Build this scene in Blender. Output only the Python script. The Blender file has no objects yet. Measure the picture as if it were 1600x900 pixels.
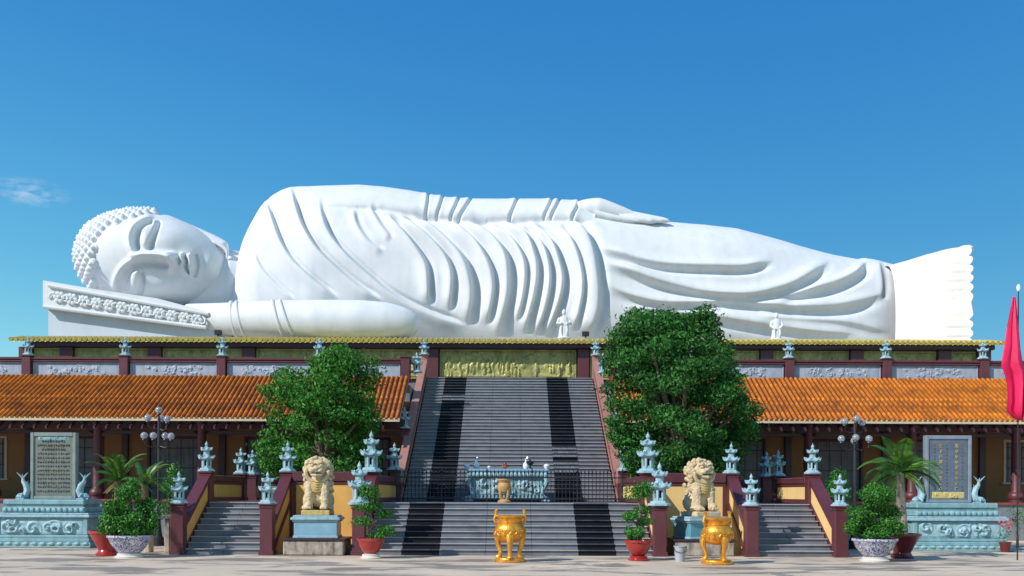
import bpy, bmesh, math, random
import numpy as np
from mathutils import Vector, Matrix, Euler
R = math.radians
rng = random.Random(7)
nrs = np.random.RandomState(11)

# ------------------------------------------------------------------ scene, camera, light
sc = bpy.context.scene
COL = sc.collection
FP = 1500.0                    # focal length in photo pixels (1600 wide)
CX, HY, CH = 796.0, 770.0, 1.7  # principal column, horizon row, eye height
ROLL = 0.0040
cam_d = bpy.data.cameras.new('camera'); cam = bpy.data.objects.new('camera', cam_d); COL.objects.link(cam)
cam.location = (0, 0, CH); cam.rotation_euler = Euler((R(90), -ROLL, 0))
cam_d.sensor_width = 36; cam_d.lens = 36*FP/1600
cam_d.shift_x = (800-CX)/1600; cam_d.shift_y = (HY-450)/1600
cam_d.clip_start = 0.1; cam_d.clip_end = 5000
sc.camera = cam
SUN = Vector((1.0, 0.68, -0.88)).normalized()   # direction the light travels
sun_d = bpy.data.lights.new('sun', 'SUN'); sun_d.energy = 4.8; sun_d.angle = R(0.5); sun_d.color = (1, 0.95, 0.87)
sun = bpy.data.objects.new('sun', sun_d); COL.objects.link(sun)
sun.rotation_euler = SUN.to_track_quat('-Z', 'Y').to_euler(); sun.location = (-40, -20, 50)
w = bpy.data.worlds.new('World'); sc.world = w; w.use_nodes = True
nt = w.node_tree; nt.nodes.clear()
out = nt.nodes.new('ShaderNodeOutputWorld'); bg = nt.nodes.new('ShaderNodeBackground')
sky = nt.nodes.new('ShaderNodeTexSky'); sky.sky_type = 'NISHITA'; sky.sun_disc = False
sky.sun_elevation = math.asin(-SUN.z); sky.sun_rotation = math.atan2(-SUN.x, -SUN.y)*-1
sky.air_density = 1.0; sky.dust_density = 0.6; sky.ozone_density = 3.2
sep = nt.nodes.new('ShaderNodeSeparateColor'); nt.links.new(sky.outputs[0], sep.inputs[0])
hsv = nt.nodes.new('ShaderNodeCombineColor')       # the deep polarised blue of the photograph, over the whole sky
for k_, (pw, ga) in enumerate(((1.6, 0.335), (0.95, 1.27), (0.42, 3.42))):
    pn = nt.nodes.new('ShaderNodeMath'); pn.operation = 'POWER'; pn.inputs[1].default_value = pw; nt.links.new(sep.outputs[k_], pn.inputs[0])
    gn = nt.nodes.new('ShaderNodeMath'); gn.operation = 'MULTIPLY'; gn.inputs[1].default_value = ga; nt.links.new(pn.outputs[0], gn.inputs[0]); nt.links.new(gn.outputs[0], hsv.inputs[k_])
    if k_ == 0: rn = gn
    if k_ == 1:
        g9 = nt.nodes.new('ShaderNodeMath'); g9.operation = 'MULTIPLY'; g9.inputs[1].default_value = 0.8; nt.links.new(gn.outputs[0], g9.inputs[0])
        mi = nt.nodes.new('ShaderNodeMath'); mi.operation = 'MINIMUM'; nt.links.new(rn.outputs[0], mi.inputs[0]); nt.links.new(g9.outputs[0], mi.inputs[1]); nt.links.new(mi.outputs[0], hsv.inputs[0])
# a small wisp of cloud low on the left
tc = nt.nodes.new('ShaderNodeTexCoord')
cd = Vector(((40-CX)/FP, 1, (HY-303)/FP)).normalized()
sub = nt.nodes.new('ShaderNodeVectorMath'); sub.operation = 'SUBTRACT'; sub.inputs[1].default_value = cd
nt.links.new(tc.outputs['Generated'], sub.inputs[0])
scl = nt.nodes.new('ShaderNodeVectorMath'); scl.operation = 'MULTIPLY'; scl.inputs[1].default_value = (30, 30, 85)
nt.links.new(sub.outputs[0], scl.inputs[0])
ln = nt.nodes.new('ShaderNodeVectorMath'); ln.operation = 'LENGTH'; nt.links.new(scl.outputs[0], ln.inputs[0])
nz = nt.nodes.new('ShaderNodeTexNoise'); nz.inputs['Scale'].default_value = 2.6; nz.inputs['Detail'].default_value = 6
nt.links.new(scl.outputs[0], nz.inputs['Vector'])
mr = nt.nodes.new('ShaderNodeMapRange'); mr.inputs[1].default_value = 0.15; mr.inputs[2].default_value = 1.15; mr.inputs[3].default_value = .7; mr.inputs[4].default_value = 0
nt.links.new(ln.outputs['Value'], mr.inputs[0])
mn = nt.nodes.new('ShaderNodeMapRange'); mn.inputs[1].default_value = 0.38; mn.inputs[2].default_value = 0.75
nt.links.new(nz.outputs['Fac'], mn.inputs[0])
mm = nt.nodes.new('ShaderNodeMath'); mm.operation = 'MULTIPLY'; nt.links.new(mr.outputs[0], mm.inputs[0]); nt.links.new(mn.outputs[0], mm.inputs[1])
mixc = nt.nodes.new('ShaderNodeMix'); mixc.data_type = 'RGBA'; mixc.inputs[7].default_value = (6.5, 7.6, 8.6, 1)
nt.links.new(mm.outputs[0], mixc.inputs[0]); nt.links.new(hsv.outputs[0], mixc.inputs[6])
nt.links.new(mixc.outputs[2], bg.inputs[0]); bg.inputs[1].default_value = 0.10
nt.links.new(bg.outputs[0], out.inputs[0])
sc.view_settings.view_transform = 'Standard'; sc.view_settings.look = 'None'
sc.view_settings.exposure = 0.06; sc.view_settings.gamma = 1

# ------------------------------------------------------------------ photo pixel -> place
def unroll(px, py):
    dx, dy = px-CX, py-HY
    return CX+dx*math.cos(ROLL)+dy*math.sin(ROLL), HY-dx*math.sin(ROLL)+dy*math.cos(ROLL)
def P(px, py, D):
    a, b = unroll(px, py)
    return Vector(((a-CX)*D/FP, D, CH+(HY-b)*D/FP))
def PX(px, D): return (px-CX)*D/FP

# ------------------------------------------------------------------ materials
def mat(name, col, rough=0.6, metal=0.0, var=0.12, scale=3.0, dirt=None, dirt_amt=0.0, bump=0.0, bscale=40, spec=0.5,
        isl=0.0, stretch=(1, 1, 1), coat=0.0, trans=0.0):
    m = bpy.data.materials.new(name); m.use_nodes = True
    n = m.node_tree; b = n.nodes['Principled BSDF']
    b.inputs['Roughness'].default_value = rough; b.inputs['Metallic'].default_value = metal
    b.inputs['Specular IOR Level'].default_value = spec
    if coat: b.inputs['Coat Weight'].default_value = coat; b.inputs['Coat Roughness'].default_value = 0.15
    t = n.nodes.new('ShaderNodeTexCoord'); mp = n.nodes.new('ShaderNodeMapping'); mp.inputs['Scale'].default_value = stretch
    g0 = n.nodes.new('ShaderNodeNewGeometry')
    n.links.new(g0.outputs['Position'], mp.inputs['Vector'])
    nn = n.nodes.new('ShaderNodeTexNoise'); nn.inputs['Scale'].default_value = scale; nn.inputs['Detail'].default_value = 7; nn.inputs['Roughness'].default_value = 0.65
    n.links.new(mp.outputs[0], nn.inputs['Vector'])
    rmp = n.nodes.new('ShaderNodeMapRange'); rmp.inputs[1].default_value = 0.25; rmp.inputs[2].default_value = 0.75
    rmp.inputs[3].default_value = 1-var; rmp.inputs[4].default_value = 1+var
    n.links.new(nn.outputs['Fac'], rmp.inputs[0])
    mx = n.nodes.new('ShaderNodeVectorMath'); mx.operation = 'SCALE'; mx.inputs[0].default_value = col
    n.links.new(rmp.outputs[0], mx.inputs['Scale'])
    last = mx.outputs[0]
    if isl:
        r2 = n.nodes.new('ShaderNodeMapRange'); r2.inputs[3].default_value = 1-isl; r2.inputs[4].default_value = 1+isl
        n.links.new(g0.outputs['Random Per Island'], r2.inputs[0])
        m2 = n.nodes.new('ShaderNodeVectorMath'); m2.operation = 'SCALE'
        n.links.new(last, m2.inputs[0]); n.links.new(r2.outputs[0], m2.inputs['Scale']); last = m2.outputs[0]
    if dirt is not None:
        mp2 = n.nodes.new('ShaderNodeMapping'); mp2.inputs['Scale'].default_value = (1.3, 1.3, 0.25)
        n.links.new(g0.outputs['Position'], mp2.inputs['Vector'])
        n3 = n.nodes.new('ShaderNodeTexNoise'); n3.inputs['Scale'].default_value = scale*1.4; n3.inputs['Detail'].default_value = 8
        n.links.new(mp2.outputs[0], n3.inputs['Vector'])
        r3 = n.nodes.new('ShaderNodeMapRange'); r3.inputs[1].default_value = 0.48; r3.inputs[2].default_value = 0.78; r3.inputs[4].default_value = dirt_amt
        n.links.new(n3.outputs['Fac'], r3.inputs[0])
        m3 = n.nodes.new('ShaderNodeMix'); m3.data_type = 'RGBA'; m3.inputs[7].default_value = (*dirt, 1)
        n.links.new(r3.outputs[0], m3.inputs[0]); n.links.new(last, m3.inputs[6]); last = m3.outputs[2]
    n.links.new(last, b.inputs['Base Color'])
    if bump:
        nb = n.nodes.new('ShaderNodeTexNoise'); nb.inputs['Scale'].default_value = bscale; nb.inputs['Detail'].default_value = 5
        n.links.new(g0.outputs['Position'], nb.inputs['Vector'])
        bp = n.nodes.new('ShaderNodeBump'); bp.inputs['Strength'].default_value = bump; bp.inputs['Distance'].default_value = 0.03
        n.links.new(nb.outputs['Fac'], bp.inputs['Height']); n.links.new(bp.outputs[0], b.inputs['Normal'])
    if trans:
        o = n.nodes['Material Output']; tr = n.nodes.new('ShaderNodeBsdfTranslucent'); ms = n.nodes.new('ShaderNodeMixShader')
        ms.inputs[0].default_value = trans
        n.links.new(last, tr.inputs['Color']); n.links.new(b.outputs[0], ms.inputs[1]); n.links.new(tr.outputs[0], ms.inputs[2]); n.links.new(ms.outputs[0], o.inputs[0])
    return m
M = {}
M['white'] = mat('white_paint', (0.66, 0.685, 0.72), 0.6, var=0.05, scale=1.3, dirt=(0.46, 0.50, 0.54), dirt_amt=0.34, bump=0.12, bscale=5, spec=0.2)
M['sunlit_white'] = mat('sunlit_white_paint', (0.70, 0.675, 0.64), 0.55, var=0.03, scale=0.4, dirt=(0.56, 0.54, 0.52), dirt_amt=0.4, spec=0.3)  # the body's white again, with the sun's warmth on the feet put into the colour
M['pillow'] = mat('pillow_paint', (0.50, 0.56, 0.64), 0.7, var=0.06, scale=0.6, dirt=(0.36, 0.41, 0.48), dirt_amt=0.4)
M['purple'] = mat('purple_paint', (0.105, 0.026, 0.036), 0.45, var=0.2, scale=2.5, dirt=(0.05, 0.03, 0.035), dirt_amt=0.5)
M['darkpurple'] = mat('dark_timber_paint', (0.045, 0.016, 0.028), 0.45, var=0.2, scale=2.5)
M['ochre'] = mat('ochre_wall_paint', (0.72, 0.40, 0.10), 0.7, var=0.10, scale=1.5, dirt=(0.36, 0.22, 0.10), dirt_amt=0.45, bump=0.1)
M['ochre2'] = mat('faded_ochre_paint', (0.76, 0.52, 0.21), 0.7, var=0.08, scale=1.5, dirt=(0.45, 0.33, 0.17), dirt_amt=0.4, bump=0.1)
M['shade_ochre'] = mat('hall_wall_paint', (0.25, 0.135, 0.045), 0.7, var=0.15, scale=1.2, dirt=(0.2, 0.11, 0.05), dirt_amt=0.5)  # wall ochre darkened, the shade under the eave painted into it
M['salmon'] = mat('salmon_coping', (0.36, 0.17, 0.135), 0.55, var=0.12, scale=2, dirt=(0.22, 0.1, 0.09), dirt_amt=0.4)
M['teal'] = mat('pale_blue_stone', (0.29, 0.45, 0.51), 0.6, var=0.22, scale=6, dirt=(0.10, 0.18, 0.20), dirt_amt=0.55, bump=0.35, bscale=30)
M['teal2'] = mat('weathered_teal_stone', (0.20, 0.36, 0.40), 0.6, var=0.2, scale=3, dirt=(0.08, 0.16, 0.18), dirt_amt=0.6, bump=0.35, bscale=30)
M['blueped'] = mat('blue_pedestal_paint', (0.10, 0.30, 0.38), 0.5, var=0.12, scale=3, dirt=(0.05, 0.13, 0.16), dirt_amt=0.4)
M['darkstone'] = mat('dark_slate', (0.10, 0.13, 0.18), 0.35, var=0.25, scale=4, bump=0.1)
M['slate'] = mat('grey_green_slate', (0.15, 0.17, 0.15), 0.45, var=0.25, scale=4, bump=0.1)
M['slateframe'] = mat('pale_slate_frame', (0.21, 0.25, 0.24), 0.5, var=0.2, scale=4)
M['blueframe'] = mat('grey_blue_slate_frame', (0.20, 0.24, 0.30), 0.5, var=0.2, scale=4)
M['ink'] = mat('dark_engraving', (0.05, 0.06, 0.07), 0.7)
M['gilt'] = mat('gilt_lettering', (0.55, 0.42, 0.16), 0.5, var=0.2)
M['otile'] = mat('orange_roof_tile', (0.50, 0.160, 0.016), 0.5, var=0.38, scale=1.6, dirt=(0.12, 0.045, 0.02), dirt_amt=0.75, isl=0.3, spec=0.25)
M['opan'] = mat('orange_pan_tile', (0.15, 0.035, 0.010), 0.6, var=0.3, scale=5, dirt=(0.06, 0.025, 0.015), dirt_amt=0.7)
M['ytile'] = mat('yellow_glazed_tile', (0.55, 0.44, 0.10), 0.3, var=0.3, scale=4, dirt=(0.16, 0.14, 0.05), dirt_amt=0.6, isl=0.2)
M['gold'] = mat('gold_paint_relief', (0.38, 0.35, 0.12), 0.45, metal=0.15, var=0.35, scale=2.5, dirt=(0.10, 0.14, 0.07), dirt_amt=0.6)
M['bluerelief'] = mat('blue_grey_relief', (0.33, 0.375, 0.46), 0.6, var=0.2, scale=3, dirt=(0.18, 0.21, 0.30), dirt_amt=0.5)
M['granite'] = mat('grey_granite', (0.155, 0.168, 0.20), 0.4, var=0.28, scale=1.6, dirt=(0.09, 0.10, 0.125), dirt_amt=0.65, bump=0.1, stretch=(0.5, 3, 5))
M['tread'] = mat('pale_tread_stone', (0.35, 0.34, 0.345), 0.5, var=0.25, scale=1.6, dirt=(0.2, 0.19, 0.2), dirt_amt=0.6, stretch=(0.5, 3, 5))
M['black'] = mat('black_granite', (0.006, 0.007, 0.013), 0.6, spec=.2, var=0.4, scale=4)
M['blacktread'] = mat('worn_black_granite', (0.06, 0.066, 0.08), 0.35, var=0.5, scale=3)
M['carved'] = mat('grey_mottled_stone', (0.20, 0.22, 0.26), 0.6, var=0.6, scale=9, bump=0.6)  # lighter mottled grey for a few steps of the black bands
M['iron'] = mat('black_iron', (0.022, 0.020, 0.026), 0.4)
M['goldbr'] = mat('golden_brass', (0.78, 0.37, 0.05), 0.40, metal=0.65, var=0.28, scale=6, dirt=(0.28, 0.12, 0.03), dirt_amt=0.7, bump=0.35, bscale=22)
M['bronze'] = mat('brown_stone_urn', (0.46, 0.27, 0.10), 0.6, var=0.25, scale=9, bump=0.4)
M['lion'] = mat('cream_carved_stone', (0.57, 0.45, 0.28), 0.75, var=0.35, scale=7, dirt=(0.26, 0.20, 0.12), dirt_amt=0.6, bump=0.5, bscale=28)
M['lionbib'] = mat('yellowed_chest_paint', (0.52, 0.38, 0.15), 0.7, var=0.3, scale=8, dirt=(0.3, 0.2, 0.06), dirt_amt=0.5, bump=0.5)
M['concrete'] = mat('mottled_concrete', (0.36, 0.31, 0.26), 0.8, var=0.5, scale=5, dirt=(0.05, 0.045, 0.045), dirt_amt=1.0, bump=0.4)
M['paleconc'] = mat('pale_concrete', (0.50, 0.45, 0.36), 0.8, var=0.25, scale=3, dirt=(0.2, 0.17, 0.13), dirt_amt=0.5)
M['redpot'] = mat('red_glazed_pot', (0.36, 0.022, 0.020), 0.28, var=0.15, dirt=(0.16, 0.02, 0.02), dirt_amt=0.5, coat=0.3)
M['maroon'] = mat('maroon_glazed_pot', (0.12, 0.010, 0.012), 0.3, var=0.15, coat=0.3)
M['whitepot'] = mat('white_glaze', (0.62, 0.60, 0.58), 0.4, var=0.1)
M['soil'] = mat('soil', (0.08, 0.05, 0.03), 0.95, var=0.4, scale=20)
M['bark'] = mat('bark', (0.15, 0.11, 0.08), 0.9, var=0.35, scale=10, bump=0.8, bscale=25)
M['palebark'] = mat('pale_palm_bark', (0.30, 0.26, 0.23), 0.9, var=0.4, scale=10, bump=0.8, bscale=25)
M['leaf'] = mat('broad_leaf', (0.058, 0.215, 0.028), 0.6, var=0.5, scale=1.2, isl=0.5, trans=0.28, spec=0.3)
M['leafdark'] = mat('dark_broad_leaf', (0.038, 0.155, 0.026), 0.6, var=0.5, scale=1.2, isl=0.5, trans=0.24, spec=0.3)
M['leafpad'] = mat('clipped_leaf', (0.045, 0.20, 0.018), 0.5, var=0.35, scale=5, isl=0.45, trans=0.25)
M['leaflime'] = mat('young_lime_leaf', (0.10, 0.24, 0.02), 0.5, var=0.3, scale=5, isl=0.4, trans=0.3)
M['frond'] = mat('palm_frond', (0.045, 0.135, 0.022), 0.4, var=0.35, scale=3, isl=0.3, trans=0.25)
M['dryfrond'] = mat('dry_frond', (0.28, 0.20, 0.07), 0.6, var=0.35, scale=3, isl=0.3, trans=0.2)
M['pink'] = mat('pink_petals', (0.65, 0.10, 0.16), 0.6, isl=0.3, trans=0.2)
M['flag'] = mat('magenta_cloth', (0.80, 0.015, 0.12), 0.6, var=0.12, trans=0.25)
M['glass'] = mat('dark_window_glass', (0.008, 0.009, 0.012), 0.4, spec=.2)
M['dark'] = mat('dark_interior', (0.012, 0.011, 0.014), 0.8)
M['plinth'] = mat('plinth_render', (0.17, 0.19, 0.21), 0.7, var=0.2, dirt=(0.06, 0.07, 0.07), dirt_amt=0.6)
M['redfloor'] = mat('red_tile_floor', (0.22, 0.045, 0.035), 0.5, var=0.2)
M['bucket'] = mat('grey_plastic', (0.34, 0.38, 0.43), 0.5, var=0.1)
M['cream'] = mat('cream_sill', (0.55, 0.47, 0.33), 0.6, var=0.15)
M['vase'] = mat('white_porcelain', (0.78, 0.78, 0.80), 0.2, var=0.04)
M['bluewhite'] = mat('light_blue_glaze', (0.22, 0.40, 0.52), 0.35, var=0.15)

def porcelain():
    m = bpy.data.materials.new('blue_and_white_glaze'); m.use_nodes = True
    n = m.node_tree; b = n.nodes['Principled BSDF']; b.inputs['Roughness'].default_value = 0.25
    t = n.nodes.new('ShaderNodeTexCoord'); v = n.nodes.new('ShaderNodeTexVoronoi'); v.feature = 'DISTANCE_TO_EDGE'; v.inputs['Scale'].default_value = 7
    nn = n.nodes.new('ShaderNodeTexNoise'); nn.inputs['Scale'].default_value = 5
    a = n.nodes.new('ShaderNodeVectorMath'); a.operation = 'ADD'
    n.links.new(t.outputs['Object'], nn.inputs['Vector']); n.links.new(t.outputs['Object'], a.inputs[0]); n.links.new(nn.outputs['Color'], a.inputs[1]); n.links.new(a.outputs[0], v.inputs['Vector'])
    r = n.nodes.new('ShaderNodeValToRGB'); r.color_ramp.elements[0].position = 0.06; r.color_ramp.elements[0].color = (0.05, 0.06, 0.26, 1)
    r.color_ramp.elements[1].position = 0.12; r.color_ramp.elements[1].color = (0.58, 0.58, 0.60, 1)
    n.links.new(v.outputs['Distance'], r.inputs[0]); n.links.new(r.outputs[0], b.inputs['Base Color'])
    return m
M['porcelain'] = porcelain()
def globe_glass():
    m = bpy.data.materials.new('milky_globe_glass'); m.use_nodes = True
    b = m.node_tree.nodes['Principled BSDF']; b.inputs['Base Color'].default_value = (0.55, 0.58, 0.63, 1)
    b.inputs['Roughness'].default_value = 0.12; b.inputs['Transmission Weight'].default_value = 0.6; b.inputs['Coat Weight'].default_value = 0.6
    return m
M['globe'] = globe_glass()
def paving():
    m = bpy.data.materials.new('stone_paving'); m.use_nodes = True
    n = m.node_tree; b = n.nodes['Principled BSDF']
    g = n.nodes.new('ShaderNodeNewGeometry')
    br = n.nodes.new('ShaderNodeTexBrick'); br.inputs['Scale'].default_value = 1; br.inputs['Mortar Size'].default_value = 0.008
    br.inputs['Brick Width'].default_value = 0.6; br.inputs['Row Height'].default_value = 0.6; br.offset = 0
    br.inputs['Color1'].default_value = (0.60, 0.485, 0.365, 1); br.inputs['Color2'].default_value = (0.57, 0.465, 0.355, 1); br.inputs['Mortar'].default_value = (0.54, 0.44, 0.335, 1)
    n.links.new(g.outputs['Position'], br.inputs['Vector'])
    mp = n.nodes.new('ShaderNodeMapping'); mp.inputs['Scale'].default_value = (0.42, 0.95, 1)
    n.links.new(g.outputs['Position'], mp.inputs['Vector'])
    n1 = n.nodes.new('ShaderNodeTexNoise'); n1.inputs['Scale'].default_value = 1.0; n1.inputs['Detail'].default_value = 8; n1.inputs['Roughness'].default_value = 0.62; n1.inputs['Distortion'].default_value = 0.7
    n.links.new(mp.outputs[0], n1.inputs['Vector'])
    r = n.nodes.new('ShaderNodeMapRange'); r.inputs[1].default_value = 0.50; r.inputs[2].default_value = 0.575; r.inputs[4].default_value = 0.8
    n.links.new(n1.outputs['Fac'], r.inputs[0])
    mx = n.nodes.new('ShaderNodeMix'); mx.data_type = 'RGBA'; mx.inputs[7].default_value = (0.20, 0.175, 0.155, 1)  # stretched dark streaks: stains, and tree shadows painted into the paving colour
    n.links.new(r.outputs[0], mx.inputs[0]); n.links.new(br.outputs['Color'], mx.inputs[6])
    n2 = n.nodes.new('ShaderNodeTexNoise'); n2.inputs['Scale'].default_value = 0.35; n2.inputs['Detail'].default_value = 5
    n.links.new(g.outputs['Position'], n2.inputs['Vector'])
    m2 = n.nodes.new('ShaderNodeMix'); m2.data_type = 'RGBA'; m2.blend_type = 'MULTIPLY'; m2.inputs[0].default_value = 0.5
    rr = n.nodes.new('ShaderNodeMapRange'); rr.inputs[1].default_value = 0.3; rr.inputs[2].default_value = 0.7; rr.inputs[3].default_value = 0.7; rr.inputs[4].default_value = 1.25
    n.links.new(n2.outputs['Fac'], rr.inputs[0]); n.links.new(mx.outputs[2], m2.inputs[6]); n.links.new(rr.outputs[0], m2.inputs[7])
    n.links.new(m2.outputs[2], b.inputs['Base Color'])
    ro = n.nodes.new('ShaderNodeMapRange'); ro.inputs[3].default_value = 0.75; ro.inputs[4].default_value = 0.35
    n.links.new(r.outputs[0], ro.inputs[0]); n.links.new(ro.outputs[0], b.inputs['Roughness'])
    return m
M['paving'] = paving()

# ------------------------------------------------------------------ mesh builder
class MB:
    def __init__(s): s.v = []; s.f = []
    def add(s, vs, fs, T=None):
        o = len(s.v)
        for p in vs:
            p = Vector(p)
            s.v.append(tuple(T @ p) if T is not None else tuple(p))
        for f in fs: s.f.append(tuple(i+o for i in f))
        return s
    def box(s, c, d, ch=0.0, rz=0.0, T=None):
        hx, hy, hz = d[0]/2, d[1]/2, d[2]/2
        ch = min(ch, hx*.45, hy*.45, hz*.45)
        mt = Matrix.Translation(c) @ Matrix.Rotation(rz, 4, 'Z')
        if T is not None: mt = T @ mt
        sg = [(x, y, z) for x in (-1, 1) for y in (-1, 1) for z in (-1, 1)]
        if ch <= 0:
            return s.add([(a*hx, b*hy, c_*hz) for a, b, c_ in sg], [(0, 1, 3, 2), (4, 6, 7, 5), (0, 4, 5, 1), (2, 3, 7, 6), (0, 2, 6, 4), (1, 5, 7, 3)], mt)
        vs = []; idx = {}
        for a in sg:
            for k in range(3):
                q = [a[0]*(hx-ch), a[1]*(hy-ch), a[2]*(hz-ch)]; q[k] = a[k]*(hx, hy, hz)[k]
                idx[(a, k)] = len(vs); vs.append(q)
        fs = []
        for k in range(3):
            i, j = (k+1) % 3, (k+2) % 3
            for sk in (-1, 1):
                l = []
                for si, sj in ((-1, -1), (1, -1), (1, 1), (-1, 1)):
                    a = [0, 0, 0]; a[k] = sk; a[i] = si; a[j] = sj; l.append(idx[(tuple(a), k)])
                fs.append(l if sk > 0 else l[::-1])
            for si in (-1, 1):
                for sj in (-1, 1):
                    a = [0, 0, 0]; b = [0, 0, 0]; a[k] = -1; b[k] = 1; a[i] = b[i] = si; a[j] = b[j] = sj; a = tuple(a); b = tuple(b)
                    q = [idx[(a, i)], idx[(b, i)], idx[(b, j)], idx[(a, j)]]
                    fs.append(q if si*sj < 0 else q[::-1])
        for a in sg:
            q = [idx[(a, 0)], idx[(a, 1)], idx[(a, 2)]]
            fs.append(q if a[0]*a[1]*a[2] > 0 else q[::-1])
        return s.add(vs, fs, mt)
    def loops(s, L, close=True, cap0=True, cap1=True, T=None):
        n = len(L[0]); vs = [p for l in L for p in l]; fs = []
        for i in range(len(L)-1):
            for j in range(n if close else n-1):
                k = (j+1) % n
                fs.append((i*n+j, i*n+k, (i+1)*n+k, (i+1)*n+j))
        if cap0: fs.append(tuple(range(n-1, -1, -1)))
        if cap1: fs.append(tuple((len(L)-1)*n+j for j in range(n)))
        return s.add(vs, fs, T)
    def lathe(s, prof, n=24, c=(0, 0, 0), sx=1, sy=1, rot=0, T=None):
        L = [[(c[0]+max(r, 1e-4)*sx*math.cos(2*math.pi*j/n+rot), c[1]+max(r, 1e-4)*sy*math.sin(2*math.pi*j/n+rot), c[2]+z) for j in range(n)] for r, z in prof]
        return s.loops(L, T=T)
    def tube(s, path, rad, n=8, T=None, flat=1.0):
        path = [Vector(p) for p in path]
        if not hasattr(rad, '__len__'): rad = [rad]*len(path)
        L = []; prev = None
        for i, p in enumerate(path):
            d = (path[min(i+1, len(path)-1)]-path[max(i-1, 0)]).normalized()
            if prev is None:
                u = d.cross(Vector((0, 0, 1)))
                if u.length < 0.05: u = d.cross(Vector((0, 1, 0)))
                u.normalize()
            else:
                u = (prev - d*prev.dot(d)).normalized()
            prev = u; v = d.cross(u)
            L.append([p+(u*math.cos(2*math.pi*j/n)+v*math.sin(2*math.pi*j/n)*flat)*rad[i] for j in range(n)])
        return s.loops(L, T=T)
    def blob(s, c, r, n=14, m=9, rot=None, T=None):
        if not hasattr(r, '__len__'): r = (r, r, r)
        mt = Matrix.Translation(c)
        if rot is not None: mt = mt @ Euler(rot).to_matrix().to_4x4()
        if T is not None: mt = T @ mt
        L = []
        for i in range(m+1):
            a = -math.pi/2+math.pi*i/m
            q = max(math.cos(a), 0.02)
            L.append([(r[0]*q*math.cos(2*math.pi*j/n), r[1]*q*math.sin(2*math.pi*j/n), r[2]*math.sin(a)) for j in range(n)])
        return s.loops(L, T=mt)
    def prism(s, poly, axis, a, b, T=None):
        """poly in the two other axes; extruded along axis from a to b"""
        def pt(u, v, w):
            return {'x': (w, u, v), 'y': (u, w, v), 'z': (u, v, w)}[axis]
        n = len(poly)
        vs = [pt(u, v, a) for u, v in poly]+[pt(u, v, b) for u, v in poly]
        fs = [tuple(range(n)), tuple(range(2*n-1, n-1, -1))]+[(i, (i+1) % n, n+(i+1) % n, n+i) for i in range(n)]
        return s.add(vs, fs, T)
    def mesh(s, name, mt, smooth=True, ang=35, fix=True):
        me = bpy.data.meshes.new(name); me.from_pydata(s.v, [], s.f)
        if fix:
            bm = bmesh.new(); bm.from_mesh(me); bmesh.ops.recalc_face_normals(bm, faces=bm.faces); bm.to_mesh(me); bm.free()
        if mt is not None: me.materials.append(mt)
        if smooth:
            me.polygons.foreach_set('use_smooth', [True]*len(me.polygons)); me.set_sharp_from_angle(angle=R(ang))
        me.update(); return me
    def build(s, name, mt, parent=None, **k):
        return link(name, s.mesh(name, mt, **k), parent)
def link(name, me, parent=None):
    o = bpy.data.objects.new(name, me); COL.objects.link(o)
    if parent is not None: o.parent = parent
    return o
def tag(o, label=None, cat=None, group=None, kind=None):
    for k, v in (('label', label), ('category', cat), ('group', group), ('kind', kind)):
        if v: o[k] = v
    return o
def thing(name, label, cat, loc=(0, 0, 0), rz=0, group=None):
    o = bpy.data.objects.new(name, None); COL.objects.link(o); o.empty_display_size = 0.3
    o.location = loc; o.rotation_euler = (0, 0, rz)
    return tag(o, label, cat, group)
KIDS = {}
def dup(root, loc, label, scale=None, rz=None):
    r = root.copy(); COL.objects.link(r); r.location = loc; r['label'] = label
    if scale is not None: r.scale = scale if hasattr(scale, '__len__') else (scale,)*3
    if rz is not None: r.rotation_euler = (0, 0, rz)
    for ch in kids(root):
        c = ch.copy(); COL.objects.link(c); c.parent = r
        for g in kids(ch):
            d = g.copy(); COL.objects.link(d); d.parent = c
    return r
_kc = {}
def kids(o):
    if o.name not in _kc:
        _kc[o.name] = [c for c in bpy.data.objects if c.parent == o]
    return _kc[o.name]
def arr_mesh(name, V, F, mt, smooth=False):
    """fast mesh from numpy verts (n,3) and quads (m,4)"""
    me = bpy.data.meshes.new(name)
    V = np.ascontiguousarray(V, dtype=np.float32); F = np.ascontiguousarray(F, dtype=np.int32)
    me.vertices.add(len(V)); me.vertices.foreach_set('co', V.ravel())
    me.loops.add(F.size); me.loops.foreach_set('vertex_index', F.ravel())
    me.polygons.add(len(F)); me.polygons.foreach_set('loop_start', np.arange(0, F.size, F.shape[1], dtype=np.int32))
    me.update(calc_edges=True)
    if smooth: me.polygons.foreach_set('use_smooth', np.ones(len(F), dtype=bool))
    me.materials.append(mt); me.validate(); return me
def grid_faces(nu, nv, wrap=False):
    i = np.arange(nu-1)[:, None]; j = np.arange(nv if wrap else nv-1)[None, :]
    k = (j+1) % nv
    return np.stack([i*nv+j, (i+1)*nv+j, (i+1)*nv+k, i*nv+k], -1).reshape(-1, 4)

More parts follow.
